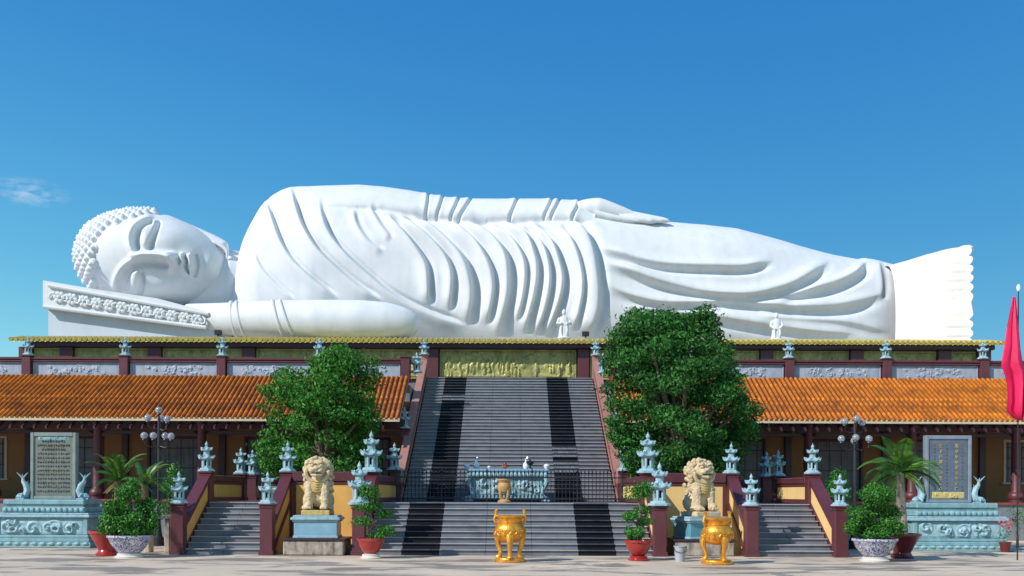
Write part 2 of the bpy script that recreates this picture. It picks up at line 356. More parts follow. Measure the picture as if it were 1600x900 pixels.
# leaves: folded diamonds
def leaf_mesh(name, pts, nrm, size, mt, aspect=0.45, jit=0.8, rs=nrs):
    n = len(pts)
    d = nrm + rs.normal(0, jit, (n, 3)); d /= np.linalg.norm(d, axis=1)[:, None]+1e-9
    a = rs.normal(0, 1, (n, 3)); a[:, 2] -= 0.35
    a -= d*(a*d).sum(1)[:, None]; a /= np.linalg.norm(a, axis=1)[:, None]+1e-9
    b = np.cross(d, a)
    L = (size*rs.uniform(0.65, 1.3, n))[:, None]
    V = np.stack([pts-a*L*.5, pts+b*L*aspect*.5+d*L*.08, pts+a*L*.5, pts-b*L*aspect*.5+d*L*.08], 1).reshape(-1, 3)
    F = np.arange(4*n).reshape(n, 4)
    return arr_mesh(name, V, F, mt)
def clump_points(clumps, dens, rs=nrs, shell=0.55):
    """clumps: (cx,cy,cz,rx,ry,rz); returns points + outward normals"""
    Ps = []; Ns = []
    for c in clumps:
        r = np.array(c[3:6]); n = int(dens*(r[0]*r[1]*r[2])**(2/3))
        q = rs.normal(0, 1, (n, 3)); q /= np.linalg.norm(q, axis=1)[:, None]
        rad = ((shell+(1-shell)*rs.uniform(0, 1, n)**0.6)*np.where(rs.uniform(0, 1, n) < .15, rs.uniform(1.0, 1.6, n), 1))[:, None]*(1+0.10*np.sin(q[:, :1]*7+q[:, 2:]*5))
        Ps.append(np.array(c[:3])+q*rad*r); Ns.append(q)
    return np.concatenate(Ps), np.concatenate(Ns)

# carved relief: a displaced sheet in the XZ plane facing -Y, with edges closed to the backing
def relief(name, w_, h_, nx, nz, fn, mt, depth=0.06, parent=None, loc=(0, 0, 0)):
    x = np.linspace(-w_/2, w_/2, nx); z = np.linspace(0, h_, nz)
    X, Z = np.meshgrid(x, z, indexing='ij')
    H = fn(X, Z)*depth
    ed = np.minimum(np.minimum(X+w_/2, w_/2-X), np.minimum(Z, h_-Z)); H = np.where(ed < 1e-6, -0.01, H)
    V = np.stack([X, -H, Z], -1).reshape(-1, 3)
    me = arr_mesh(name, V, grid_faces(nx, nz)[:, ::-1], mt, smooth=True)
    o = link(name, me, parent); o.location = loc; return o
def swirls(seed, w_, h_, n, k=3.0, f=1.0):
    r = np.random.RandomState(seed); C = [(r.uniform(-w_/2*.9, w_/2*.9), r.uniform(.15*h_, .85*h_), r.uniform(.25, .55)*h_*f, r.choice([-1, 1]), r.uniform(0, 6)) for _ in range(n)]
    def fn(X, Z):
        H = np.zeros_like(X)
        for cx, cz, s_, sg, ph in C:
            dx, dz = X-cx, Z-cz; rr = np.hypot(dx, dz)/s_; th = np.arctan2(dz, dx)
            H = np.maximum(H, np.exp(-rr**2*1.2)*(0.5+0.5*np.cos(sg*th+rr*k*2.2+ph)))
        return np.clip(H*1.5-.15, 0, 1)
    return fn

# ------------------------------------------------------------------ ground
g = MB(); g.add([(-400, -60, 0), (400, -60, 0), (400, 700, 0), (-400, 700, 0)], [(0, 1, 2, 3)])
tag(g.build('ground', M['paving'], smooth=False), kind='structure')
LZ = 1.4                       # landing height
mb = MB()
mb.box((-6.6, 32.05, LZ/2-.01), (5.0, 7.3, LZ-.02)); mb.box((6.6, 32.05, LZ/2-.01), (5.0, 7.3, LZ-.02)); mb.box((0, 31.45, LZ/2-.01), (8.2, 6.0, LZ-.02))
tag(mb.build('terrace', M['granite'], smooth=False), kind='structure')
# podium behind the halls, carries the statue
mb = MB(); mb.box((0, 54.5, 3.4), (52, 19.6, 6.8)); mb.box((-15.2, 42.45, 3.1), (22, 4.4, 6.2)); mb.box((15.2, 42.45, 3.1), (22, 4.4, 6.2)); mb.box((0, 53.5, 7.7), (46.4, 13, 1.9))
tag(mb.build('podium', M['plinth'], smooth=False), kind='structure')
mb = MB(); mb.box((0, 53.75, 8.72), (47, 13.5, 0.16)); mb.box((0, 47.6, 8.92), (46, 1.2, 0.25))
tag(mb.build('statue_deck', M['paleconc'], smooth=False), kind='structure')

# ------------------------------------------------------------------ staircases
def staircase(name, label, x0, x1, y0, z0, y1, z1, n, bands=(), patches=()):
    t = thing(name, label, 'staircase', ((x0+x1)/2, y0, z0))
    rise = (z1-z0)/n; run = (y1-y0)/n; cx = (x0+x1)/2
    segs = []; cur = x0
    for a, b in bands:
        segs.append((cur, a)); cur = b
    segs.append((cur, x1))
    segs = [(a+(b-a)*i/m_, a+(b-a)*(i+1)/m_) for a, b in segs for m_ in [max(1, round((b-a)/1.25))] for i in range(m_)]
    def slab(mb, a, b, off=0):
        ww = b-a-.006; c = (a+b)/2-cx
        mb.box((c, run*.5+.02, rise*.42), (ww, run+.02, rise*.84), .004)
        return mb
    def nose(mb, a, b):
        ww = b-a-.006; c = (a+b)/2-cx
        return mb.box((c, run*.5-.012, rise*.92), (ww, run+.055, rise*.155), .008)
    mseg = [(slab(MB(), a, b).mesh('step', M['granite']), nose(MB(), a, b).mesh('tread', M['tread'])) for a, b in segs]
    mid = len(mseg)//2
    mband = []
    for a, b in bands:
        q = slab(MB(), a, b).mesh('dark_band', M['black']); q2 = nose(MB(), a, b).mesh('dark_tread', M['blacktread'])
        qc = slab(MB(), a, b).mesh('grey_band', M['carved'])  # the same slab in lighter mottled grey
        mband.append((q, q2, qc))
    for i in range(n):
        s = link('step', mseg[mid][0], t); s.location = (0, i*run, i*rise)
        for k, (q, q2) in enumerate(mseg):
            if k != mid: link('slab', q, s)
            link('tread', q2, s)
        for k, (q, q2, qc) in enumerate(mband):
            link('dark_band', qc if (k, i) in patches else q, s)
            link('dark_tread', q2, s)
    return t
BW = ((-2.92, -1.90), (1.88, 2.90))
staircase('staircase', 'short wide grey granite flight with two black bands, below the iron fence', -3.9, 3.9, 26.0, 0, 28.4, LZ, 9, BW)
BW2 = ((-2.96, -1.98), (1.68, 2.64))
staircase('staircase', 'tall grey granite flight with two black bands climbing to the gold relief', -3.8, 3.8, 34.4, LZ, 44.3, 6.98, 36, BW2,
          patches={(1, 7), (1, 8), (1, 9), (1, 11), (1, 12), (1, 13), (0, 28), (0, 29)})
mb = MB(); mb.prism([(34.45, 0), (44.2, 0), (44.2, 6.4), (34.45, .9)], 'x', -3.8, 3.8)
tag(mb.build('stair_mass', M['plinth'], smooth=False), kind='structure')
mb = MB(); mb.box((0, 45.3, 6.92), (7.9, 2.0, .12)); tag(mb.build('upper_landing', M['granite']), kind='structure')
staircase('staircase', 'narrow grey side flight left of the left stone lion, between yellow stair walls', -8.8, -6.68, 26.0, 0, 28.4, LZ, 9)
staircase('staircase', 'narrow grey side flight right of the right stone lion, between yellow stair walls', 6.68, 8.8, 26.0, 0, 28.4, LZ, 9)

# ------------------------------------------------------------------ lanterns
def hexloop(r, z, lift=0, n=6, rot=0, sub=4):
    L = []
    for i in range(n):
        a0 = 2*math.pi*i/n+rot; a1 = 2*math.pi*(i+1)/n+rot
        for j in range(sub):
            t = j/sub
            x = math.cos(a0)*(1-t)+math.cos(a1)*t; y = math.sin(a0)*(1-t)+math.sin(a1)*t
            c = abs(2*t-1)**2.2
            L.append((x*r*(1+.06*c*(lift > 0)), y*r*(1+.06*c*(lift > 0)), z+lift*c))
    return L
def hroof(z, r, h, r2):
    mb = MB()
    rr = [(r*.55, z-.005, 0), (r*.93, z+.005, .045*r/.36), (r, z+.02, .075*r/.36), (r*1.0, z+.045, .08*r/.36), (r*.72, z+h*.45, .03*r/.36), (r*.45, z+h*.72, 0), (r2, z+h, 0)]
    mb.loops([hexloop(a, b, c) for a, b, c in rr])
    for i in range(6):   # hip ridges
        a = 2*math.pi*i/6
        mb.tube([(math.cos(a)*q*1.04, math.sin(a)*q*1.04, zz) for q, zz in ((r*1.04, z+.13*r/.36+.02), (r*.74, z+h*.45+.035), (r*.45, z+h*.74), (r2, z+h+.01))], [.028, .02, .018, .016], 5)
    return mb
def make_lantern():
    t = thing('stone_lantern', 'x', 'stone lantern', group='pale blue stone pagoda lanterns')
    b = MB(); b.loops([hexloop(r, z) for r, z in ((.36, 0), (.36, .045), (.30, .06), (.27, .10), (.20, .115), (.20, .13))]); b.build('base', M['teal'], t)
    c = MB()
    for i in range(6):
        a = 2*math.pi*i/6; c.box((math.cos(a)*.165, math.sin(a)*.165, .255), (.075, .075, .27), .01, a)
    c.loops([hexloop(.185, z) for z in (.125, .175)]); c.loops([hexloop(.185, z) for z in (.345, .385)])
    c.build('chamber', M['teal'], t)
    d = MB(); d.loops([hexloop(.12, z) for z in (.17, .35)]); d.build('dark_core', M['dark'], t)  # near-black solid core, painting the shade inside the chamber
    hroof(.38, .34, .16, .12).build('roof', M['teal'], t)
    e = MB(); e.loops([hexloop(r, z) for r, z in ((.14, .53), (.125, .55), (.125, .655), (.15, .67))]); 
    for i in range(6):
        a = 2*math.pi*(i+.5)/6; e.box((math.cos(a)*.11, math.sin(a)*.11, .60), (.02, .06, .07), .004, a)
    e.build('upper_chamber', M['teal'], t)
    hroof(.66, .235, .13, .05).build('upper_roof', M['teal'], t)
    f = MB(); f.lathe([(.055, .78), (.07, .80), (.04, .825), (.06, .85), (.07, .88), (.05, .92), (.018, .96), (.004, 1.0)], 12); f.build('finial', M['teal'], t)
    return t
L0 = make_lantern(); used = [False]
def lantern(x, y, z, s, label, rz=0, wid=1.0):
    sc_ = (s*wid*.78, s*wid*.78, s)
    if not used[0]:
        used[0] = True; L0.location = (x, y, z); L0.scale = sc_; L0['label'] = label; L0.rotation_euler = (0, 0, rz); return L0
    return dup(L0, (x, y, z), label, sc_, rz)

# ------------------------------------------------------------------ posts, copings, rail walls
def post(parent, x, y, z0, z1, s=.34, mt='purple'):
    mb = MB(); mb.box((x, y, (z0+z1)/2), (s, s, z1-z0), .012); mb.box((x, y, z1+.02), (s+.10, s+.10, .045), .01); mb.box((x, y, z1-.05), (s+.05, s+.05, .05), .01)
    mb.box((x, y, z0+.06), (s+.06, s+.06, .12), .01)
    return mb.build('post', M[mt], parent)
def slope_wall(name, label, x, y0, z0, y1, z1, h, th=.22, cop='purple', face='ochre', base=0.0):
    """stair-side wall: low at y0, high at y1, framed panel and coping"""
    t = thing(name, label, 'stair wall', (x, y0, base))
    dz = lambda z: z-base
    core = MB(); core.prism([(0, dz(base)), (y1-y0, dz(base)), (y1-y0, dz(z1+h-.14)), (0, dz(z0+h-.14))], 'x', -th/2+.02, th/2-.02); core.build('wall_panel', M[face], t)
    c = MB()
    L = [(0, z0+h-.16), (y1-y0, z1+h-.16), (y1-y0, z1+h), (0, z0+h)]
    c.prism([(a, dz(b)) for a, b in L], 'x', -th/2-.05, th/2+.05); 
    c.build('coping', M[cop], t)
    s = MB(); s.prism([(a, dz(b)) for a, b in [(0, z0-.02 if z0 > base else base), (y1-y0, z1-.02), (y1-y0, z1+.14), (0, z0+.14)]], 'x', -th/2-.015, th/2+.015); s.build('stringer', M[cop], t)
    return t
def flat_wall(name, label, x0, y0, x1, y1, z0, z1, th=.22, cop='purple', face='ochre', frame=True, ch=.2):
    """straight wall between two points with coping, base band, end stiles"""
    L = math.hypot(x1-x0, y1-y0); rz = math.atan2(y1-y0, x1-x0)
    t = thing(name, label, 'wall', ((x0+x1)/2, (y0+y1)/2, z0), rz)
    h = z1-z0
    MB().box((0, 0, (h-ch)/2), (L, th, h-ch)).build('wall_panel', M[face], t)
    c = MB(); c.box((0, 0, h-ch/2), (L, th+.12, ch), .03); c.box((0, 0, h-ch-.04), (L-.02, th+.05, .08), .01); c.build('coping', M[cop], t)
    if frame:
        s = MB(); s.box((0, 0, .07), (L-.02, th+.04, .14), .01)
        for sx in (-1, 1): s.box((sx*(L/2-.06), 0, (h-ch)/2+.02), (.1, th+.03, h-ch-.02), .008)
        s.build('frame', M[cop], t)
    return t
NH = 1.32      # newel top height
TH = 2.30      # post top height on terrace
# side stairs
for sgn, side in ((-1, 'left'), (1, 'right')):
    fx = 'ochre' if sgn < 0 else 'ochre2'
    cp = 'purple' if sgn < 0 else 'purple'
    for xx, which in ((8.94, 'outer'), (6.54, 'inner')):
        t = slope_wall('stair_wall', f'{which} yellow sloping wall with purple coping beside the {side} side stairs', sgn*xx, 26.12, .02, 28.3, LZ, .88, face=fx, cop=cp)
        post(t, 0, -.15, 0, NH+.02); post(t, 0, 2.2, 0, TH-.05)
        loc_ = 'outer' if which == 'outer' else 'inner'
        lantern(sgn*xx, 25.97, NH+.06, .88, f'lantern on the low {loc_} newel at the foot of the {side} side stairs')
        lantern(sgn*xx, 28.32, TH, .90, f'lantern on the {loc_} post at the head of the {side} side stairs')
    # terrace side walls running back
    t = flat_wall('terrace_wall', f'yellow panel wall with purple coping running back from the head of the {side} side stairs', sgn*8.94, 28.55, sgn*8.94, 31.75, LZ-.0, TH-.1, face=fx)
    t2 = flat_wall('terrace_wall', f'low wall at the back of the {side} terrace, behind the {"leafy" if sgn<0 else "large round"} tree', sgn*8.8, 34.2, sgn*4.3, 34.2, LZ, TH-.1, face=fx)
    for yy, nm in ((31.95, 'nearer'), (33.4, 'farther')):
        pt = thing('gate_post', f'{nm} purple post of the pair behind the {side} side stairs', 'post', (sgn*8.94, yy, LZ)); post(pt, 0, 0, 0, TH-LZ-.05)
        lantern(sgn*8.94, yy, TH, .88, f'{nm} lantern of the pair on close posts behind the {side} side stairs')
    # front retaining wall
    t = flat_wall('retaining_wall', f'yellow retaining wall with purple coping behind the {side} stone lion', sgn*6.36, 28.28, sgn*4.22, 28.28, 0, TH, th=.26, face=fx, ch=.3)
    MB().box((0, -.35*1, .11), (2.1, .5, .22), .02).build('plinth_kerb', M['concrete'], t)
    # main lower flight walls
    t = slope_wall('stair_wall', f'yellow sloping wall with purple coping on the {side} edge of the wide lower stairs', sgn*4.06, 26.12, .02, 28.3, LZ, .88, face=fx)
    post(t, 0, -.15, 0, NH); post(t, 0, 2.2, 0, TH-.05)
    lantern(sgn*4.06, 25.97, NH+.05, 1.18, f'tall lantern on the low newel behind the {side} red-potted bonsai', wid=.95)
    lantern(sgn*4.08, 28.32, TH, 1.22, f'tallest lantern, on the {side} post at the head of the wide lower stairs', wid=.95)
    t = flat_wall('terrace_wall', f'yellow panel wall with purple coping along the {side} side of the iron-fenced landing', sgn*4.1, 28.55, sgn*4.1, 34.0, LZ, TH-.08, face=fx)
    # upper flight rails
    t = slope_wall('stair_wall', f'long sloping {"shaded purple" if sgn<0 else "sunlit salmon"} wall up the {side} edge of the tall stairs', sgn*3.96, 34.3, LZ, 44.2, 6.98, .80, th=.2, cop='salmon', face='purple')
    post(t, sgn*.12, -.1, LZ, 2.45, .3); post(t, sgn*.12, 3.2, LZ, 4.15, .3); post(t, 0, 10.1, 6.5, 8.1, .3, 'salmon')
    lantern(sgn*4.10, 34.2, 2.50, .98, f'lantern on the {side} post at the foot of the tall stairs')
    lantern(sgn*4.12, 37.5, 4.20, .86, f'{"dark blue shaded" if sgn<0 else "half hidden"} lantern on the {side} wall partway up the tall stairs at eave height')
    lantern(sgn*3.96, 44.3, 8.05, .74, f'upper small lantern on the {side} post at the top of the tall stairs', wid=1.15)

# ------------------------------------------------------------------ long tiled halls
TS = math.tan(R(30)); EY, EZ, TY = 36.0, 4.46, 39.45
SL = (TY-EY)/math.cos(R(30))
def tile_row_mesh(nt_=18, L=SL, r=.067, name='tile_row', m='otile'):
    mb = MB(); seg = L/nt_
    for i in range(nt_):
        a = i*seg; b = a+seg*1.03
        r0 = r; r1 = r*.86
        rings = []
        for yy, rr in ((a, r0), (b, r1)):
            rings.append([(rr*.92*math.cos(math.pi*k/6), yy, rr*1.3*math.sin(math.pi*k/6)+(.0)) for k in range(7)])
        mb.loops(rings, close=False, cap0=True, cap1=False)
    return mb.mesh(name, M[m], ang=50)
TRM = tile_row_mesh()
colX = {-1: [7.95, 12.0, 16.05, 20.1, 24.15], 1: [7.6, 11.63, 15.68, 19.73, 23.8]}
for sgn, side in ((-1, 'left'), (1, 'right')):
    XE = 27.0; x0 = 4.12
    t = thing('hall', f'long low hall with orange tiled roof {"left" if sgn<0 else "right"} of the tall stairs', 'building', (sgn*(XE+x0)/2, 37.7, 0))
    ox = sgn*(XE+x0)/2; W_ = XE-x0
    # plinth
    fl = MB(); fl.box((0, .1, .66), (W_, 4.6, 1.32)); fl.build('plinth', M['plinth'], t)
    fl = MB(); fl.box((0, .08, 1.36), (W_, 4.72, .08), .01); fl.build('floor_edge', M['redfloor'], t)
    # back wall with openings, made from piers, lintel, spandrels
    wl = MB(); py_ = 40.25-37.7
    wl.box((0, py_, 4.75), (W_, .2, 1.5))
    xs = [x0-sgn*0]+colX[sgn]+[XE]
    opens = []
    for i in range(len(xs)-1):
        a, b = xs[i], xs[i+1]; m_ = (a+b)/2; ow = min(2.3, (b-a)*.55)
        zb = 2.15 if a > 19.5 else 1.4
        opens.append((m_, ow, zb))
        for p, q in ((a, m_-ow/2), (m_+ow/2, b)):
            wl.box((sgn*(p+q)/2-ox, py_, 2.7), (q-p, .2, 2.6))
        if zb > 1.5: wl.box((sgn*m_-ox, py_, (1.4+zb)/2), (ow, .2, zb-1.4))
    wl.build('back_wall', M['shade_ochre'], t, smooth=False)
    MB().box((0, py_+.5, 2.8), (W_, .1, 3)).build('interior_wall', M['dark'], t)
    for m_, ow, zb in opens:
        isw = zb > 1.5
        f = MB()
        for sx in (-1, 1): f.box((sx*(ow/2-.05), 0, (zb+4.0)/2), (.1, .28, 4.0-zb), .01)
        f.box((0, 0, 3.95), (ow-.2, .27, .1), .01)
        if isw: f.box((0, -.05, zb+.03), (ow+.2, .4, .08), .01)
        fo = f.build('window' if isw else 'door', M['cream' if isw else 'darkpurple'], t); fo.location = (sgn*m_-ox, py_, 0)
        gl = MB(); gl.box((0, .05, (zb+3.9)/2), (ow-.2, .02, 3.9-zb)); gl.build('pane' if isw else 'door_leaf', M['glass'], fo)
        nb = 7 if isw else 4
        bar = MB().box((0, 0, 0), (.035, .03, 3.9-zb-.02)).mesh('bar', M['iron'])
        for k in range(nb):
            o = link('bar', bar, fo); o.location = (-(ow-.2)/2+(ow-.2)*(k+.5)/nb, 0, (zb+3.9)/2+.01)
        hb = MB().box((0, 0, 0), (ow-.22, .025, .035)).mesh('cross_bar', M['iron'])
        for k in range(4 if isw else 3):
            o = link('cross_bar', hb, fo); o.location = (0, -.022, zb+(3.9-zb)*(k+.6)/(4 if isw else 3)-.05)
    # pilasters, columns and beams
    pm = MB().box((0, 0, 0), (.26, .12, 3.6), .01).mesh('pilaster', M['darkpurple'])
    cm = MB(); cm.lathe([(.24, 0), (.24, .1), (.28, .14), (.30, .24), (.27, .34), (.20, .40), (.175, .46), (.175, 1.4), (.165, 2.85), (.2, 2.9), (.2, 3.0)], 18)
    cmm = cm.mesh('column', M['purple'])
    brk = MB()
    for sx in (-1, 1):
        brk.prism([(0, 0), (sx*.5, .34), (sx*.5, .42), (0, .42)], 'y', -.05, .05)
    brkm = brk.mesh('bracket', M['darkpurple'], smooth=False)
    for X in colX[sgn]:
        o = link('pilaster', pm, t); o.location = (sgn*X-ox, py_-.17, 3.2)
        c = link('column', cmm, t); c.location = (sgn*X-ox, 37.4-37.7, LZ)
        b = link('bracket', brkm, c); b.location = (0, 0, 2.42)
    bm_ = MB(); bm_.box((0, 37.4-37.7, 4.33), (W_, .2, .34), .01); bm_.box((0, 37.4-37.7, 4.0), (W_, .1, .14), .01)
    bm_.build('beam', M['darkpurple'], t)
    rf = MB()
    for k in range(int(W_/.45)):
        rf.box((-W_/2+.2+k*.45, 36.9-37.7, EZ+.33), (.07, 2.0, .10), T=Matrix.Identity(4))
    # rafters slope: rotate about eave
    rf2 = MB(); rf2.v = [(x, y, z-.12+((y+37.7)-EY)*TS-(.52)) for x, y, z in rf.v]; rf2.f = rf.f
    rf2.build('rafters', M['darkpurple'], t, smooth=False)['kind'] = 'stuff'
    # roof
    rp = MB(); rp.prism([(EY-37.7, EZ-.09), (TY-37.7, EZ-.09+(TY-EY)*TS), (TY-37.7, EZ+.0+(TY-EY)*TS), (EY-37.7, EZ+0)], 'x', -W_/2, W_/2)
    ro = rp.build('roof', M['opan'], t, smooth=False)
    ev = MB(); ev.box((0, EY-37.7-.03, EZ-.05), (W_, .05, .14), .01); ev.build('eave_board', M['cream'], t)
    n_ = int(W_/.192)
    for k in range(n_):
        o = link('tile_row', TRM, ro); o.location = (-W_/2+.10+k*.192, EY-37.7-.06, EZ+.005-.06*TS); o.rotation_euler = (R(30), 0, 0)
    # gutter line / ridge at parapet
    # ---- parapet above
    p = thing('parapet', f'purple framed balustrade of blue-grey carved panels above the {side} orange roof', 'balustrade', (ox, 40.05, 6.3))
    q = MB(); q.box((0, 0, .92-.0), (W_, .34, .1), .02); q.box((0, 0, .82), (W_, .26, .08), .01); q.box((0, 0, .08), (W_, .3, .14), .01); q.build('rail', M['purple'], p)
    MB().box((0, .06, .46), (W_-.05, .1, .66)).build('backing', M['purple'], p)
    px_ = [3.95]+colX[sgn]
    for i, X in enumerate(px_):
        if i == 0: X = 4.35
        mb = MB(); mb.box((0, 0, .5), (.36, .42, 1.0), .01); mb.box((0, 0, 1.02), (.46, .5, .05), .01)
        o = mb.build('post', M['purple'], p); o.location = (sgn*X-ox, 0, 0)
    fr = [4.35]+colX[sgn]+[XE]
    for i in range(len(fr)-1):
        a, b = fr[i]+.22, fr[i+1]-.22
        wpan = b-a
        fm = MB()
        for zz in (.19, .75): fm.box((0, 0, zz), (wpan, .05, .05), .006)
        for sx in (-1, 1): fm.box((sx*(wpan/2-.025), 0, .47), (.05, .05, .51), .006)
        fo = fm.build('panel_frame', M['bluerelief'], p); fo.location = (sgn*(a+b)/2-ox, -.02, 0)
        s0 = swirls(50+i+10*(sgn > 0), wpan*.75, .5, 34, 2.6, .45)
        relief('relief_panel', wpan-.1, .5, 150, 22, lambda X, Z: s0(X, Z)*np.clip((wpan*.40-abs(X))*3, 0, 1), M['bluerelief'], .045, fo, (0, .0, .22))
    hal = ['outermost', 'outermost']
    names = ['nearest the tall stairs', 'second from the tall stairs', 'third from the tall stairs', 'fourth from the tall stairs', 'fifth from the tall stairs']
    for i, X in enumerate(colX[sgn][:4]):
        lantern(sgn*X, 40.05, 7.36, .80, f'small lantern on the {side} parapet post {names[i]}', wid=1.1)
    lantern(sgn*3.9, 40.2, 6.72, .86, f'lower small lantern near the {side} top end of the tall stairs, beside the parapet', wid=1.1)

# ------------------------------------------------------------------ upper wall under the statue
t = thing('statue_base_hall', 'low purple hall with yellow eaves and golden relief panels beneath the reclining statue', 'building', (0, 46.0, 7.13))
mb = MB(); mb.box((0, .55, .8), (45.6, .5, 2.2)); mb.build('wall', M['darkpurple'], t)
XW = [675, 530, 387, 240, 102, 38]; XR = [911, 1055, 1198, 1339, 1476, 1538]
pil = sorted([PX(p_, 46.0) for p_ in XW+XR])
mb = MB(); mb.box((0, .1, 1.62), (46.2, .8, .28), .02); mb.build('beam', M['darkpurple'], t)
for X in pil:
    wde = .62 if abs(X) > 4 else .55
    mb = MB(); mb.box((0, 0, .66), (wde, .5, 1.64), .015); o = mb.build('pilaster', M['purple'], t); o.location = (X, .25, 0)
def gold_fn(seed, w_, h_, figs=5):
    r = np.random.RandomState(seed); s_ = swirls(seed+1, w_, h_, int(w_*3.5), 2.5)
    F = [(r.uniform(-w_*.47, w_*.47), r.uniform(.0, .35)*h_, r.uniform(.28, .5)*h_) for _ in range(figs*2)]
    T = [(r.uniform(-w_*.45, w_*.45), r.uniform(.05, .09)) for _ in range(max(2, figs//2))]
    gy = lambda X: .22*h_*(1+.5*np.sin(X*1.7+seed))
    def fn(X, Z):
        H = s_(X, Z)*.45+.06*np.sin(X*37+4*np.sin(Z*21))*np.sin(Z*43)
        H = H+.35*np.clip((gy(X)-Z)*12, 0, 1)
        for tx, tw in T:
            H = np.maximum(H, .75*np.exp(-((X-tx-.05*np.sin(Z*9))/tw)**2))
            H = np.maximum(H, .8*np.exp(-(((X-tx)/.28)**2+((Z-h_*.88)/.16)**2))*(0.6+.4*np.cos(X*60)*np.cos(Z*50)))
        for fx, fz, fh in F:
            H = np.maximum(H, (.85+.15*np.sin(X*90+fx*9))*np.exp(-(np.abs((X-fx)/((.085-.05*np.clip((Z-fz)/fh, 0, 1))*fh/.5+.01))**2+((Z-fz-fh*.4)/(fh*.42))**4)))
            H = np.maximum(H, 1.0*np.exp(-(((X-fx)/.04)**2+((Z-fz-fh*.92)/.05)**2)**2))
        return H
    return fn
for i in range(len(pil)-1):
    a, b = pil[i]+.33, pil[i+1]-.33
    if b-a < .6: continue
    center = (a < 0 < b)
    wpan = b-a-.12; hp = 1.26
    fm = MB()
    for zz in (.08, 1.42): fm.box((0, 0, zz), (b-a, .09, .09), .01)
    for sx in (-1, 1): fm.box((sx*((b-a)/2-.045), 0, .75), (.09, .09, 1.25), .01)
    fo = fm.build('panel_frame', M['gold'], t); fo.location = ((a+b)/2, .25, 0)
    relief('relief_panel', b-a-.16, 1.27, int((b-a)*45), 48, gold_fn(90+i, b-a, 1.27, int((b-a)*2.6)), M['gold'], .13, fo, (0, .0, .12))
# small yellow roof with rounded tile rows
rb = MB(); rb.prism([(-.45, 1.76), (.75, 2.03), (.75, 1.93), (-.45, 1.68)], 'x', -23.75, 23.45)
ro = rb.build('roof', M['ytile'], t, smooth=False)
mb = MB(); seg = .32
for i in range(4):
    a, b = i*seg, i*seg+seg*1.04
    mb.loops([[(rr*math.cos(math.pi*k/5), yy, rr*math.sin(math.pi*k/5)) for k in range(6)] for yy, rr in ((a, .088), (b, .074))], close=False, cap0=True, cap1=False)
mb.lathe([(.0, -.03), (.09, -.03), (.10, 0), (.10, .03)], 10, T=Matrix.Rotation(R(90), 4, 'X') @ Matrix.Translation((0, .0, -.0)))
ytm = mb.mesh('tile_row', M['ytile'])
nr = 188
for k in range(nr):
    o = link('tile_row', ytm, ro); o.location = (-23.68+47.06*k/(nr-1), -.48, 1.77); o.rotation_euler = (math.atan2(.27, 1.2), 0, 0)
db = MB()
for k in range(nr-1):
    db.add([(-23.68+47.06*(k+.12)/(nr-1), -.47, 1.70), (-23.68+47.06*(k+.88)/(nr-1), -.47, 1.70), (-23.68+47.06*(k+.5)/(nr-1), -.49, 1.64)], [(0, 1, 2)])
db.build('drip_tiles', M['ytile'], ro, smooth=False)['kind'] = 'stuff'
# floodlights on the eave
for px_, lab in ((340, 'small black floodlight on the yellow eave below the pillow end'), (914, 'small black floodlight on the yellow eave beside the robed figure nearest the stairs')):
    f = thing('floodlight', lab, 'floodlight', (PX(px_, 46.2), 46.2, 9.2))
    MB().box((0, 0, .16), (.34, .2, .22), .02).build('housing', M['iron'], f); MB().box((0, 0, .03), (.08, .08, .1)).build('bracket', M['iron'], f)

# ------------------------------------------------------------------ the reclining statue
def smooth(a, n=5):
    k = np.hanning(n+2)[1:-1]; k /= k.sum(); return np.convolve(np.pad(a, n//2, mode='edge'), k, 'valid')
def spline(pts, n=10):
    p = np.array(pts, float)
    if len(p) < 3: return p
    q = np.vstack([2*p[0]-p[1], p, 2*p[-1]-p[-2]]); o = []
    for i in range(1, len(q)-2):
        for t in np.linspace(0, 1, n, endpoint=False):
            a, b, c, d = q[i-1], q[i], q[i+1], q[i+2]
            o.append(.5*((2*b)+(-a+c)*t+(2*a-5*b+4*c-d)*t*t+(-a+3*b-3*c+d)*t**3))
    o.append(p[-1]); return np.array(o)
def proj(V):
    px = CX+V[..., 0]*FP/V[..., 1]; py = HY-(V[..., 2]-CH)*FP/V[..., 1]
    dx, dy = px-CX, py-HY
    return CX+dx*math.cos(ROLL)-dy*math.sin(ROLL), HY+dx*math.sin(ROLL)+dy*math.cos(ROLL)
def section_body(s, T, Yc, d, n, base, nth=270):
    """stations s (photo columns), silhouette rows T -> solid of superelliptic sections; returns V, N"""
    u_ = np.linspace(-1, 1, int(nth*.80)); th = np.concatenate([np.sign(u_)*np.abs(u_)**1.16*82, np.linspace(84, 276, nth-int(nth*.80))])*math.pi/180
    cs, sn = np.cos(th), np.sin(th)
    V = np.zeros((len(s), nth, 3)); N = np.zeros_like(V)
    for i in range(len(s)):
        a, b = unroll(s[i], T[i]); tg = (HY-b)/FP
        e = 2/n[i]; ca = np.sign(cs)*np.abs(cs)**e; sa = np.sign(sn)*np.abs(sn)**e
        y = Yc[i]-d[i]*ca; H = tg*Yc[i]+CH-base
        for _ in range(14):
            zc = base+.45*H; z = zc+np.where(sa > 0, .55*H, .47*H)*sa
            q = (z-CH)/y; m = q.argmax(); H *= (1+(tg-q[m])*y[m]/max(H, .3)*.9); H = max(H, .25)
        V[i, :, 0] = (a-CX)*y[m]/FP; V[i, :, 1] = y; V[i, :, 2] = z
        N[i, :, 1] = -ca/ d[i]; N[i, :, 2] = sa/(.5*H)
    N /= np.linalg.norm(N, axis=2)[..., None]+1e-9
    return V, N
